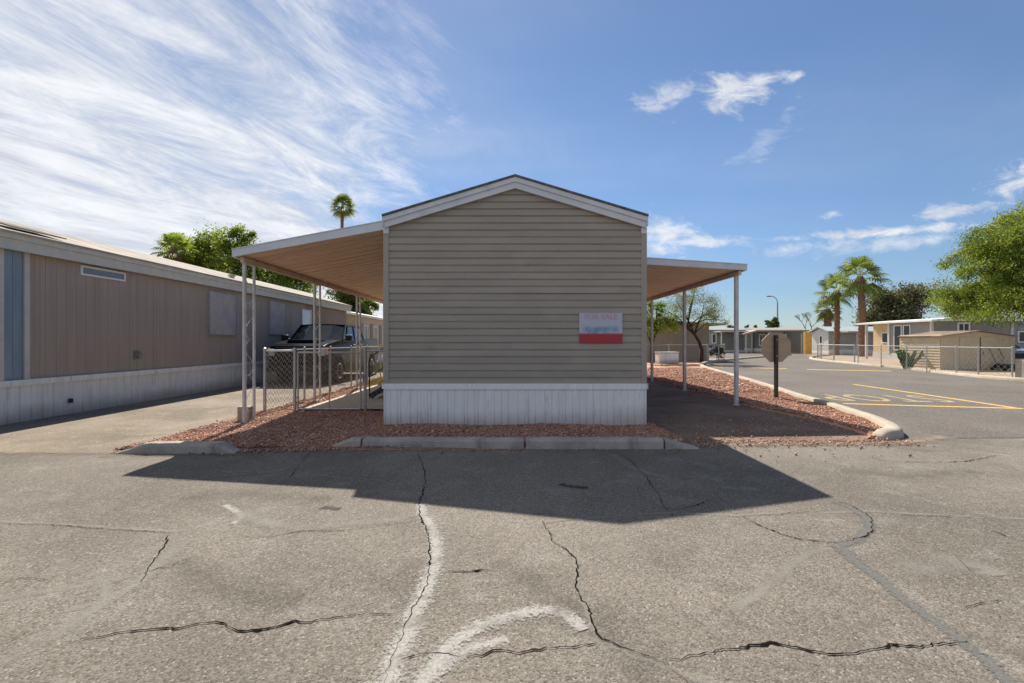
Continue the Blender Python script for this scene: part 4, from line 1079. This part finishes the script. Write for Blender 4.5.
# ---------------------------------------------------------------- street lamp
sl = thing('street_lamp', 'tall grey street lamp with curved arm beyond the far homes', 'street lamp', None, (31.1,56,0))
bx = 32.05*70/58; by = 70.
mb = MB(); k_ = by/FX; bx = (777.5-512)*k_; zt_ = CZ+(341.5-303)*k_; pts=[(bx,by,0),(bx,by,zt_)]
for i in range(1,8):
    a = math.pi/2*i/7*1.05; pts.append((bx-.95*(1-math.cos(a)), by, zt_+1.0*math.sin(a)))
sl.location = (bx,by,0)
mb.tube(pts,[.13,.09]+[.06]*7,8); mb.build('pole', M['galvdark'], sl)
e = pts[-1]; MB().box(e[0]-.55,e[0]+.05,by-.13,by+.13,e[2]-.12,e[2]+.05).build('lamp_head', M['galvdark'], sl, bevel=.03)

# ---------------------------------------------------------------- homes across the far street
def at(px, py, Y): return ((px-512)*Y/FX, CZ+(341.5-py)*Y/FX)
Y = 60.; 
x0,_ = at(708,0,Y); x1,_ = at(752,0,Y)
hA = simple_home('grey far home with small dark window behind the right carport posts', x0,x1,Y,Y+5,2.75,3.15,M['greywalll'],M['roofgrey'],'x')
xa,za = at(711.5,333.5,Y); xb,zb2 = at(716.5,343.5,Y); window_front(hA,Y-.022,xa,xb,zb2,za,mull=0,frame=.12)
xa,_ = at(720,0,Y-2.2); xb,_ = at(752.5,0,Y-2.2)
mb = MB(); mb.box(xa,xb,Y-2.4,Y-.03,2.52,2.64); mb.build('porch_roof', M['whitewall'], hA)
mb = MB()
for q in (xa+.1,(xa+xb)/2,xb-.15): MB().box(q,q+.1,Y-2.3,Y-2.2,0,2.51).build('porch_post', M['whitewall'], hA)
mb = MB(); mb.box(xa+.3,xb,Y-.05,Y-.03,.3,2.5); mb.build('porch_wall', M['greywall'], hA)
x0,_ = at(753.5,0,Y); x1,_ = at(803,0,Y)
hB = simple_home('blue-grey far home with white framed window and cream canopy', x0,x1,Y-.6,Y+4.4,2.7,3.15,M['bluegrey'],M['roofgrey'],'x')
xa,za = at(759,334,Y-.7); xb,zb2 = at(766,346,Y-.7); window_front(hB,Y-.63,xa,xb,zb2,za,mull=1,frame=.14)
xa,za = at(744,336,Y-3); xb,zb2 = at(803,331,Y-3)
mb = MB(); xm_ = at(757,0,Y-3)[0]
mb.prism([(xa,2.22),(xm_,2.58),(xb,2.62),(xb,2.78),(xm_,2.76),(xa,2.34)],'y',Y-3,Y-.63); mb.build('canopy', M['creamwall'], hB)
mb = MB()
for q in (745.5,785,801): qx = at(q,0,Y-2.8)[0]; MB().box(qx,qx+.12,Y-2.85,Y-2.73,0,2.3).build('canopy_post', M['whitewall'], hB)
xa,_ = at(786,0,Y-.7); mb = MB(); mb.box(xa,x1,Y-.66,Y-.632,.1,2.55); mb.build('recess_wall', M['greywall'], hB)
# white gable home by the palms
hC = simple_home('white-sided far home with pale metal roof behind the two palms', 32.35,45,49,51.7,2.35,2.95,M['greywalll'],M['roofblue'],'x',over=.3)
mb = MB(); mb.prism([(49.0,.55),(51.7,.55),(51.7,2.3),(50.35,2.8),(49,2.3)],'x',32.30,32.345); mb.build('gable_wall', M['whitewall'], hC)
window_side(hC,32.30,49.9,50.4,1.1,2.0,-1,'glass',.09,'whitepaint')
mb = MB(); 
for q in (34.2,37.0,39.9): mb.box(q,q+.1,47.6,47.7,0,2.3)
mb.box(33.2,40.2,47.4,48.65,2.3,2.4); mb.build('porch', M['whitewall'], hC)
tag(MB().box(33.0,34.0,54,54.4,0,2.5).build('storage_shed', M['orange']), 'orange-tan shed wall beside the white-sided far home', 'shed')

# tan building behind the right carport
tb = thing('tan_building', 'tan panelled building with overhanging roof behind the dark-trunked tree', 'building', None, (10,34,0))
mb = MB(); ribbed(mb,'x',6.0,13.75,0,2.62,33.5,-1,.9,.05,.02); ribbed(mb,'y',33.5,38,0,2.62,13.75,1,.9,.05,.02); mb.box(6.0,13.7,33.55,38,0,2.60); mb.build('wall', M['tanwall'], tb)
mb = MB(); mb.prism([(5.5,2.95),(14.6,2.50),(14.6,2.62),(5.5,3.1)],'y',32.9,38.6); mb.build('roof', M['rooftan'], tb)
mb = MB(); mb.box(9.70,9.78,33.46,33.478,0,2.6); mb.build('door_gap', M['black'], tb)
window_front(tb, 33.478, 8.6,9.3,1.4,2.1)
# low white utility box
ub = thing('utility_box', 'low white utility box on the gravel behind the right carport', 'box', None, (9.6,29.5,.05))
mb = MB(); mb.box(8.95,10.15,29.2,30.0,.05,.68); mb.build('cabinet', M['whiteold'], ub, bevel=.03); mb = MB(); mb.box(8.92,10.18,29.17,30.03,.683,.74); mb.build('lid', M['whitewall'], ub, bevel=.01)
fence('low chain link fence in front of the tan building', [(8.2,31.2),(10.2,31.2),(12.2,31.2),(12.6,31.0)], 1.15, .20, .0026, 'chain link fences', pr=.04)
fence('low chain link fence enclosing the green shrub past the tan building', [(12.9,31.6),(14.2,33.0),(16.0,36.2)], 1.15, .20, .0026, 'chain link fences', pr=.04)

# grey home on the right with the recessed cream porch
hD = thing('mobile_home', 'grey right-hand home with white trim and recessed cream porch behind the tan shed', 'house', 'neighbouring mobile homes', (30.5,32,0))
mb = MB(); mb.box(27.95,33.3,32,35.6,.5,2.72); mb.box(28.95,33.3,35.6,38.4,.5,2.72); mb.build('wall', M['greywall'], hD)
mb = MB(); mb.box(28.9,28.945,35.62,38.4,.5,2.72); mb.build('cream_wall', M['yellowcream'], hD)
mb = MB(); mb.box(27.92,33.33,31.97,35.63,0,.52); mb.box(28.87,33.33,35.64,38.43,0,.52); mb.build('skirting', M['whitewall'], hD)
mb = MB(); mb.prism([(27.72,2.72),(33.6,2.80),(33.6,2.98),(30.5,3.05),(27.72,2.84)],'y',31.7,38.7); mb.build('roof', M['whiteold'], hD)
mb = MB(); 
for (xx,yy_) in ((27.9,31.94),(33.22,31.94),(27.88,37.8)): MB().box(xx,xx+.16,yy_,yy_+.12,0 if yy_>35 else .52,2.74).build('porch_post' if yy_>35 else 'corner_trim', M['whitewall'], hD)
MB().box(27.88,27.94,35.5,35.65,.5,2.72).build('corner_trim', M['whitewall'], hD)
window_side(hD,27.94,33.65,34.25,.75,2.55,-1,'glass',.05,'whitepaint'); window_side(hD,27.94,34.4,35.1,.75,2.55,-1,'glass',.05,'whitepaint')
window_side(hD,28.89,36.7,37.5,1.25,2.1,-1,'glass',.08,'whitepaint')
x_a,z_a = at(957,322.5,32); x_b,z_b = at(969.5,332,32); window_front(hD,31.995,x_a,x_b,z_b,z_a,mull=1,frame=.1)
x_a,_ = at(1005,0,32); 
hE = simple_home('dark grey home at the right edge under the big tree', 38,50,38,43,2.9,3.3,M['bluegrey'],M['roofgrey'],'x')
window_front(hE,37.97,40,41,1.3,2.2)

# metal garden shed
M['shedlit'] = mk('almond_shed_metal', (.62,.50,.34), .55, var=.08, scale=2, dirt=((.30,.22,.15),.5,2.))
M['shedroof'] = mk('rusty_shed_roof', (.36,.27,.21), .7, var=.25, scale=2)
sh = thing('garden_shed', 'tan metal garden shed with double doors behind the right chain link fence', 'shed', None, (22.2,22.9,.03))
sx0,sx1,sy0,sy1 = 20.45,24.0,22.9,25.3
mb = MB(); z = .03
while z < 1.62:                     # side wall of horizontal laps
    mb.quad((sx0,sy0,z),(sx0,sy1,z),(sx0-.0,sy1,z+.0),(sx0,sy0,z)) if False else None
    mb.quad((sx0-.025,sy0,z),(sx0-.025,sy1,z),(sx0,sy1,z+.13),(sx0,sy0,z+.13)); mb.quad((sx0,sy0,z),(sx0,sy1,z),(sx0-.025,sy1,z),(sx0-.025,sy0,z)); z += .13
mb.build('side_wall', M['shedlit'], sh)
mb = MB(); ribbed(mb,'x',sx0,sx1,.03,1.62,sy0,-1,.15,.03,.012); mb.prism([(sx0,1.62),(sx1,1.62),((sx0+sx1)/2,1.86)],'y',sy0-.005,sy0+.03); mb.box(sx0+.03,sx1,sy0+.03,sy1,.03,1.6); mb.build('wall', M['shedlit'], sh)
for a_0,a_1 in ((21.35,22.27),(22.33,23.1)):
    d_ = MB().box(a_0,a_1,sy0-.045,sy0-.014,.08,1.58).build('door', M['shedlit'], sh)
    MB().box(a_1-.12 if a_0<22 else a_0+.08, a_1-.08 if a_0<22 else a_0+.12, sy0-.07,sy0-.046,.75,.9).build('handle', M['galvdark'], d_)
mb = MB(); mb.box(22.27,22.33,sy0-.03,sy0-.016,.08,1.58); mb.build('door_gap', M['black'], sh)
mb = MB(); xm_=(sx0+sx1)/2; n_=26
for s in (-1,1):
    for i in range(n_):
        ya = sy0-.12+i*(sy1-sy0+.2)/n_; yb_ = ya+(sy1-sy0+.2)/n_*.55
        xe_ = xm_+s*(sx1-xm_+.1); mb.prism([(xe_,1.62),(xm_,1.88),(xm_,1.915),(xe_,1.655)],'y',ya,yb_)
        mb.prism([(xe_,1.62),(xm_,1.88),(xm_,1.89),(xe_,1.63)],'y',yb_,ya+(sy1-sy0+.2)/n_)
mb.build('roof', M['shedroof'], sh)
# mower in front of it
mw = thing('lawn_mower', 'dark push mower with tall handle before the garden shed doors', 'mower', None, (23.0,22.3,.03))
mb = MB(); mb.prism([(22.65,.14),(23.25,.14),(23.25,.26),(23.15,.34),(22.75,.34),(22.65,.26)],'y',22.1,22.6); mb.build('deck', M['black'], mw, bevel=.02)
mb = MB(); mb.tube([(22.95,22.35,.34),(22.95,22.35,.50)],[.13,.10],10); mb.build('engine', M['galvdark'], mw)
for (a,b) in ((22.65,22.12),(23.25,22.12),(22.65,22.6),(23.25,22.6)):
    mb = MB(); mb.tube([(a-.03,b,.13),(a+.03,b,.13)],.10,14); mb.build('wheel', M['rubber'], mw)
mb = MB(); mb.tube([(22.72,22.5,.3),(22.6,22.75,1.1),(23.05,22.75,1.1),(23.18,22.5,.3)],.014,6); mb.build('handle', M['black'], mw)
# fence, pillar
fence('long chain link fence along the right side of the street', [(20.55,28.5),(20.0,26.0),(19.4,23.6),(18.75,21.7),(18.15,19.6),(17.78,18.3),(17.72,17.0)], 1.15, .17, .0024, 'chain link fences', pr=.026)
fence('far chain link fence stretch beside the palms', [(24.2,38.0),(22.8,35.4),(21.6,32.2),(20.7,29.0)], 1.15, .22, .003, 'chain link fences', pr=.04)
M['block'] = mk('block_masonry', (.42,.36,.30), .95, var=.15, scale=4, bump=.01, bscale=20, fine=.2)
tag(MB().box(17.75,18.5,16.55,16.95,0,.74).build('block_pillar', M['block'], bevel=.02), 'low tan masonry pillar at the right edge of the street', 'pillar')

# ---------------------------------------------------------------- vegetation
def leaves_at(P, size, asp=2.2, droop=.0, jitter=.6):
    """one small rhombus per point, random orientation"""
    N = len(P); a = RNG.normal(size=(N,3)); a[:,2] -= droop; a /= np.linalg.norm(a,axis=1)[:,None]
    b = RNG.normal(size=(N,3)); b -= a*(a*b).sum(1)[:,None]; b /= np.linalg.norm(b,axis=1)[:,None]
    L = size*RNG.uniform(.6,1.4,(N,1)); a = a*L*.5; b = b*L*.5/asp
    V_ = np.stack([P-a, P+b, P+a, P-b],1).reshape(-1,3)
    F_ = np.arange(N*4).reshape(-1,4)
    return V_,F_
def tree(name, label, cat, base, trunk, clumps, leaf, dens, leafmat_, asp=2.2, droop=0., group=None, barkm='bark', twig=.35, limb_r=.05, crown_bottom=None, gap=.0):
    """trunk: list of (x,y,z,r) from the ground; clumps: list of (x,y,z, rx,rz) leaf masses each reached by a limb"""
    t = thing(name, label, cat, group, base)
    mb = MB(); tp = [(base[0]+a,base[1]+b,base[2]+c) for a,b,c,r in trunk]; mb.tube(tp, [q[3] for q in trunk], 10)
    C_ = []; rr = RNG
    top = Vector(tp[-1]); pts=[];cols=[]
    for (cx,cy,cz,rx,rz) in clumps:
        c = Vector((base[0]+cx,base[1]+cy,base[2]+cz))
        # limb from somewhere on the upper trunk
        k = min(len(tp)-1, max(1,int(len(tp)*.6+rr.integers(0,2)))); s0 = Vector(tp[k])
        mid = s0.lerp(c,.5)+Vector((rr.normal(0,.08)*rx,rr.normal(0,.08)*rx,.12*(c-s0).length))
        mb.tube([s0,s0.lerp(mid,.5)+Vector((0,0,.04)),mid,mid.lerp(c,.6),c],[trunk[k][3]*.62,trunk[k][3]*.48,limb_r,limb_r*.7,limb_r*.3],6)
        nsub = max(4,int(9*rx*rx/.6)); nsub = min(nsub,26)
        for j in range(nsub):
            d = rr.normal(size=3); d /= np.linalg.norm(d); rad = rr.uniform(.35,1.0)**.6
            sc = np.array([c.x+d[0]*rx*rad, c.y+d[1]*rx*rad, c.z+d[2]*rz*rad])
            if rr.random() < .6: mb.tube([c,Vector(sc)],[limb_r*.25,.008],4,cap=False)
            n = int(dens*rr.uniform(.5,1.3)); sr = rx*twig*rr.uniform(.6,1.2)
            q = rr.normal(size=(n,3))*np.array([sr,sr,sr*.75])*.55+sc
            pts.append(q)
            tone = rr.uniform(0,1); cc = np.stack([np.clip(tone+rr.normal(0,.25,n),0,1), rr.uniform(0,1,n), np.zeros(n), np.ones(n)],1); cols.append(cc)
    mb.build('trunk', M[barkm], t, smooth=True)
    P = np.concatenate(pts); cc = np.concatenate(cols)
    if crown_bottom is not None:
        k = P[:,2] > crown_bottom+rr.normal(0,.12,len(P)); P = P[k]; cc = cc[k]
    V_,F_ = leaves_at(P, leaf, asp, droop)
    np_obj('crown', V_, F_, M[leafmat_], parent=t, col=cc.repeat(4,0))
    return t
def ring_clumps(n, R_, z0, z1, r, flat=.8, seed=0, cx=0, cy=0, fill=True):
    rr = random.Random(seed); out=[]
    for i in range(n):
        a = i*2.399+rr.uniform(-.3,.3); f = math.sqrt((i+.5)/n); z = z0+(z1-z0)*(1-f*f)*rr.uniform(.6,1.05)+rr.uniform(-.1,.25)*(z1-z0)
        out.append((cx+R_*f*math.cos(a), cy+R_*f*math.sin(a), z, r*rr.uniform(.7,1.2), r*flat*rr.uniform(.7,1.15)))
    return out
# large palo verde at the right edge
big = ring_clumps(34, 3.9, 2.9, 5.4, 1.15, .8, seed=4)+ring_clumps(26, 3.4, 4.6, 7.9, 1.1, .8, seed=9)
tree('shade_tree', 'large bright green spreading tree at the right edge behind the garden shed', 'tree', (26.5,23.4,.03),
     [(0,0,0,.26),(.15,0,.8,.22),(.1,.1,1.5,.19),(-.1,.1,2.1,.16),(-.2,0,3.0,.11),(-.2,0,4.2,.07)], big, .12, 230, 'leafpv', asp=3.0, droop=.5, limb_r=.06, twig=.42, crown_bottom=2.2)
# mesquite behind the right carport
tree('mesquite_tree', 'dark-trunked airy tree in front of the tan building', 'tree', (12.0,30.4,.05),
     [(0,0,0,.13),(.02,0,.8,.11),(-.15,0,1.3,.10),(-.45,0,1.8,.085),(-.9,0,2.2,.07),(-1.3,0,2.6,.05)],
     [(-2.3,0,3.3,.95,.6),(-1.5,.3,3.9,.9,.6),(-.6,-.2,4.2,.95,.6),(.2,.1,3.8,.9,.6),(.9,0,3.2,.8,.55),(-1.0,.6,3.2,.9,.5),(.0,-.5,3.0,.9,.5),(1.4,.2,2.7,.55,.4),(-2.0,-.3,2.7,.7,.4),(.6,.4,2.5,.6,.35),(-.4,0,4.7,.6,.4),(-2.8,0,2.8,.6,.4)],
     .075, 190, 'leafmesq', asp=3.0, droop=.2, limb_r=.035, twig=.5)
tree('leafy_tree', 'yellow-green tree behind the rear of the taupe house', 'tree', (8.6,29.5,0), [(0,0,0,.14),(0,0,1.2,.11),(.1,0,2.2,.08)],
     ring_clumps(10,1.3,2.0,3.6,.7,.8,seed=21), .11, 120, 'leafpv', asp=2.2)
# trees behind the left home
Yt=31.
def far_tree(label, px, ytop, ybot, wpx, Y_, mat_, seed, dens=110, name='leafy_tree', group='trees behind the homes', leaf=.22, n=12, barkm='bark'):
    x,zt2 = at(px,ytop,Y_); _,zb_ = at(px,ybot,Y_); hw_ = wpx/2*Y_/FX; H=zt2
    zlo = max(zb_, .6); r = max(.25, min(hw_*.42,(zt2-zlo)*.4))
    rr2 = random.Random(seed); cl = []; r = max(.22, min(hw_*.34,(zt2-zlo)*.26))
    for i in range(int(n*1.6)):
        u = rr2.uniform(0,1)**.7; a = rr2.uniform(0,6.28); zc = zlo+r*.5+(zt2-zlo-r*1.2)*rr2.uniform(0,1); wz = math.sqrt(max(.12,1-((zc-(zlo+zt2)/2)/((zt2-zlo)*.62))**2))
        cl.append((math.cos(a)*u*(hw_-r*.6)*wz, math.sin(a)*u*(hw_-r*.6)*wz, zc, r*rr2.uniform(.7,1.2), r*rr2.uniform(.7,1.1)))
    return tree(name, label, 'tree', (x,Y_,0), [(0,0,0,.03*H),(.05,0,zlo*.6,.022*H),(0,0,(zlo+zt2)/2,.010*H),(0,0,zt2*.8,.003*H)], cl, leaf, dens, mat_, group=group, limb_r=.02*H*.2, barkm=barkm, twig=.8)
far_tree('bushy bright green tree above the left home roof, beside the low palm', 196, 234, 305, 66, 29, 'leafpv', 31, 120, leaf=.17, n=24)
far_tree('tall bright green tree left of the carport roof corner', 238, 226, 315, 56, 28, 'leafpv', 32, 120, leaf=.17, n=24)
far_tree('green tree seen under the left carport above the truck', 288, 258, 330, 70, 30, 'leafpv', 33, 120, leaf=.17, n=24)
far_tree('darker green tree behind the cream home', 350, 284, 325, 46, 42, 'leafdark', 34, 120, leaf=.25)
far_tree('small green tree rising over the cream home roof', 366, 294, 325, 24, 45, 'leafpv', 36, 90, leaf=.25, n=8)
far_tree('broad olive-grey tree behind the two palms', 893, 288, 335, 62, 58, 'leafolive', 37, 75, leaf=.30, n=18)
far_tree('round small tree beside the far street lamp', 772, 316, 334, 15, 66, 'leafdark', 38, 170, leaf=.17, n=9)
far_tree('low dark tree over the grey far home', 730, 324, 340, 12, 72, 'leafdark', 39, 150, leaf=.18, n=6)
far_tree('narrow dark tree left of the pointed one over the far roofs', 746, 324, 340, 6, 75, 'leafdark', 40, 120, leaf=.18, n=5)
far_tree('pointed dark tree over the blue-grey far home', 756, 323, 340, 5, 75, 'leafdark', 41, 120, leaf=.18, n=5)
def shrub(label, x, y, r, h, mat_, seed, leaf=.07, name='shrub', n=9, dens=110):
    tree(name, label, 'plant', (x,y,.04), [(0,0,0,.03),(0,0,h*.4,.02),(0,0,h*.7,.012)], ring_clumps(n, r*.65, h*.35, h*.8, r*.45, .9, seed=seed), leaf, dens, mat_, limb_r=.012)
shrub('round green shrub inside the low fence past the tan building', 14.6,34.2,.75,1.05,'leafolive',51,.07)
# bare tree
bt = thing('bare_tree', 'leafless pale tree behind the roofs left of the palms', 'tree', None, (38.5,62,0))
mb = MB(); rr = random.Random(3)
def br(p, d, L, r, dep):
    q = p+d*L; mb.tube([p,p.lerp(q,.5)+Vector((rr.uniform(-.05,.05),0,.04))*L,q],[r,r*.8,r*.6],5,cap=False)
    if dep > 0:
        for k in range(3): br(q, (d+Vector((rr.uniform(-.8,.8),rr.uniform(-.6,.6),rr.uniform(-.1,.5)))).normalized(), L*.68, r*.6, dep-1)
br(Vector((38.5,62,0)), Vector((.0,0,1)), 1.9, .12, 5); mb.build('trunk', mk('pale_bark',(.22,.18,.14),.9), bt)

# palms
def palm(label, x, y, zc, r, crown, seed, trunk_w=.3, skirt=True, nf=27, group='fan palms', mat_='leafpalm'):
    rr = random.Random(seed); t = thing('fan_palm', label, 'palm tree', group, (x,y,0)); mb = MB()
    n = 26; pts=[];rad=[]
    for i in range(n+1):
        f=i/n; pts.append((x+.25*math.sin(f*2+seed)*f, y, zc*f)); rad.append(r*(1.12-.25*f)*(1+.07*((i%2)*2-1)))
    mb.tube(pts, rad, 12); top = Vector(pts[-1])
    for k in range(int(zc*9)):      # stubs of old fronds on the trunk
        f = rr.uniform(.25,.99); a = rr.uniform(0,6.28); c = Vector((x+.25*math.sin(f*2+seed)*f, y, zc*f)); d = Vector((math.cos(a),math.sin(a),0)); rd = r*(1.12-.25*f)
        mb.bar(c+d*rd*.9, c+d*(rd+.10)+Vector((0,0,.12)), .05,.03)
    mb.build('trunk', M['palmbark'], t)
    V_=[];F_=[];C_=[]
    for k in range(nf):
        a = k*2.399+rr.uniform(-.2,.2); el = R(85)-R(140)*(k/nf)**.9+rr.uniform(-.12,.12); tone = rr.uniform(.1,.9)
        d = Vector((math.cos(a)*math.cos(el), math.sin(a)*math.cos(el), math.sin(el)))
        Lp = crown*.48*rr.uniform(.8,1.15); side = d.cross(Vector((0,0,1))).normalized() if abs(d.z)<.98 else Vector((1,0,0)); up = side.cross(d).normalized()
        p0 = top; p1 = top+d*Lp-Vector((0,0,.08*Lp))
        b = len(V_); wv = .02
        V_ += [p0+side*wv,p0-side*wv,p1-side*wv,p1+side*wv]; F_.append((b,b+1,b+2,b+3)); C_ += [(tone,.7,0,1)]*4
        nb = 17; Lb = crown*.58*rr.uniform(.85,1.1)
        for j in range(nb):
            th = R(-105)+R(210)*j/(nb-1); dd = (d*math.cos(th)+side*math.sin(th)+up*.12*math.cos(th*2)).normalized()
            l = Lb*(.62+.38*math.cos(th*.55)); s2 = dd.cross(up).normalized()
            w2 = Lb*.045; m1 = p1+dd*l*.55-Vector((0,0,.06*l)); m2 = p1+dd*l*.93-Vector((0,0,.34*l))
            b = len(V_); V_ += [p1, m1+s2*w2+up*.01, m2, m1-s2*w2-up*.02]; F_.append((b,b+1,b+2,b+3)); tt=rr.uniform(-.2,.2); C_ += [(min(1,max(0,tone+tt)), rr.uniform(.2,1),0,1)]*4
    np_obj('crown', np.array([tuple(v) for v in V_]), np.array(F_), M[mat_], parent=t, col=C_)
    if skirt:
        sk = MB()
        for k in range(40):
            a = rr.uniform(0,6.28); d = Vector((math.cos(a),math.sin(a),0)); sk.bar(top+d*r*.8-Vector((0,0,.1)), top+d*(r+.25)-Vector((0,0,rr.uniform(.6,1.1))), .16,.02)
        sk.build('dead_fronds', M['palmbark'], t)
    return t
x,z = at(838,290,47); palm('middle-height fan palm, left of the pair before the pale metal roof', x-.2,47,z,.24,2.15,1)
x,z = at(862,276,43); palm('tallest and thickest fan palm of the right-hand pair', x,43,z,.29,2.5,2)
x,z = at(829,309,57); palm('short fan palm behind the left one of the pair', x,57,z,.42,1.95,3)
x,z = at(343,206,60); palm('very tall lone fan palm high over the left carport roof', x,60,z,.20,1.9,4,skirt=False,nf=44)
x,z = at(172,248,26.5); palm('low fan palm at the left end of the trees behind the left home', x,26.5,z,.2,1.2,5,mat_='leafpv',nf=30)

# prickly pear cactus by the fence
ct = thing('prickly_pear', 'dark green prickly pear cactus beside the right chain link fence', 'cactus', None, (19.75,24.0,.03))
mb = MB(); rr = random.Random(12)
def pad(p, d, L, wd, dep):
    q = p+d*L; s_ = d.cross(Vector((rr.uniform(-1,1),1,rr.uniform(-.3,.3)))).normalized(); nrm = d.cross(s_).normalized()
    c = (p+q)/2; n=10; b=len(mb.v)
    for off in (-.03,.03):
        for k in range(n):
            a=2*math.pi*k/n; mb.v.append(tuple(c+d*math.cos(a)*L*.52+s_*math.sin(a)*wd*.5+nrm*off*(.7)))
    mb.f.append(tuple(b+k for k in range(n))); mb.f.append(tuple(b+n+k for k in range(n))[::-1])
    for k in range(n): mb.f.append((b+k,b+(k+1)%n,b+n+(k+1)%n,b+n+k))
    if dep>0:
        for k in range(rr.choice((1,2,2,3))):
            d2 = (d+Vector((rr.uniform(-.9,.9),rr.uniform(-.5,.5),rr.uniform(-.1,.5)))).normalized(); pad(q,d2,L*.9,wd*.92,dep-1)
cb = Vector((19.8,24.0,.0))
for k in range(15):
    a = k*.7+rr.uniform(-.2,.2); lean = rr.uniform(.15,.85); d = Vector((math.cos(a)*lean, math.sin(a)*lean*.6, 1)).normalized(); p = cb+Vector((math.cos(a)*.12,math.sin(a)*.08,0))
    for j in range(6):
        L_ = rr.uniform(.14,.19); pad(p, d, L_, L_*.7, 0); 
        if rr.random() < .8:
            d3 = (d+Vector((rr.uniform(-1,1),rr.uniform(-.5,.5),.1))).normalized(); pad(p+d*L_*.8, d3, .16,.11, 0)
        p = p+d*L_*.92; d = (d+Vector((rr.uniform(-.45,.45),rr.uniform(-.3,.3),.15))).normalized()
mb.build('pads', M['cactus'], ct)

# dry grass patch behind the patio
def grass(label, x0,x1,y0,y1,n,h,c1,c2):
    P = np.stack([RNG.uniform(x0,x1,n),RNG.uniform(y0,y1,n),np.full(n,.03)],1); a = RNG.uniform(0,6.28,n); d = np.stack([np.cos(a),np.sin(a),np.zeros(n)],1)
    hh = h*RNG.uniform(.4,1.3,(n,1)); tip = P+np.array([0,0,1.])*hh+d*hh*RNG.uniform(.1,.7,(n,1)); s_ = np.stack([-d[:,1],d[:,0],d[:,2]],1)*.006
    V_ = np.stack([P-s_,P+s_,tip],1).reshape(-1,3); F_=np.arange(3*n).reshape(-1,3)
    t_ = RNG.uniform(0,1,(n,1)); cc = np.array(c1)*(1-t_)+np.array(c2)*t_; cc = np.concatenate([cc,np.ones((n,1))],1)*1.0
    o = np_obj('grass', V_, F_, mk('grass_blade',(1,1,1),.8,var=0,attr='Col'), col=cc.repeat(3,0)); tag(o,label,'grass',kind='stuff')
grass('yellow dry grass behind the left carport', -4.8,-2.3,14.5,21,16000,.10,(.36,.30,.10),(.50,.40,.18))
grass('green weeds behind the parked truck', -8.2,-2.5,21,25,22000,.22,(.12,.18,.04),(.24,.28,.07))
for k,(gx_,gy_) in enumerate(((19.1,22.2),(18.5,20.3),(19.8,25.0))):
    pass
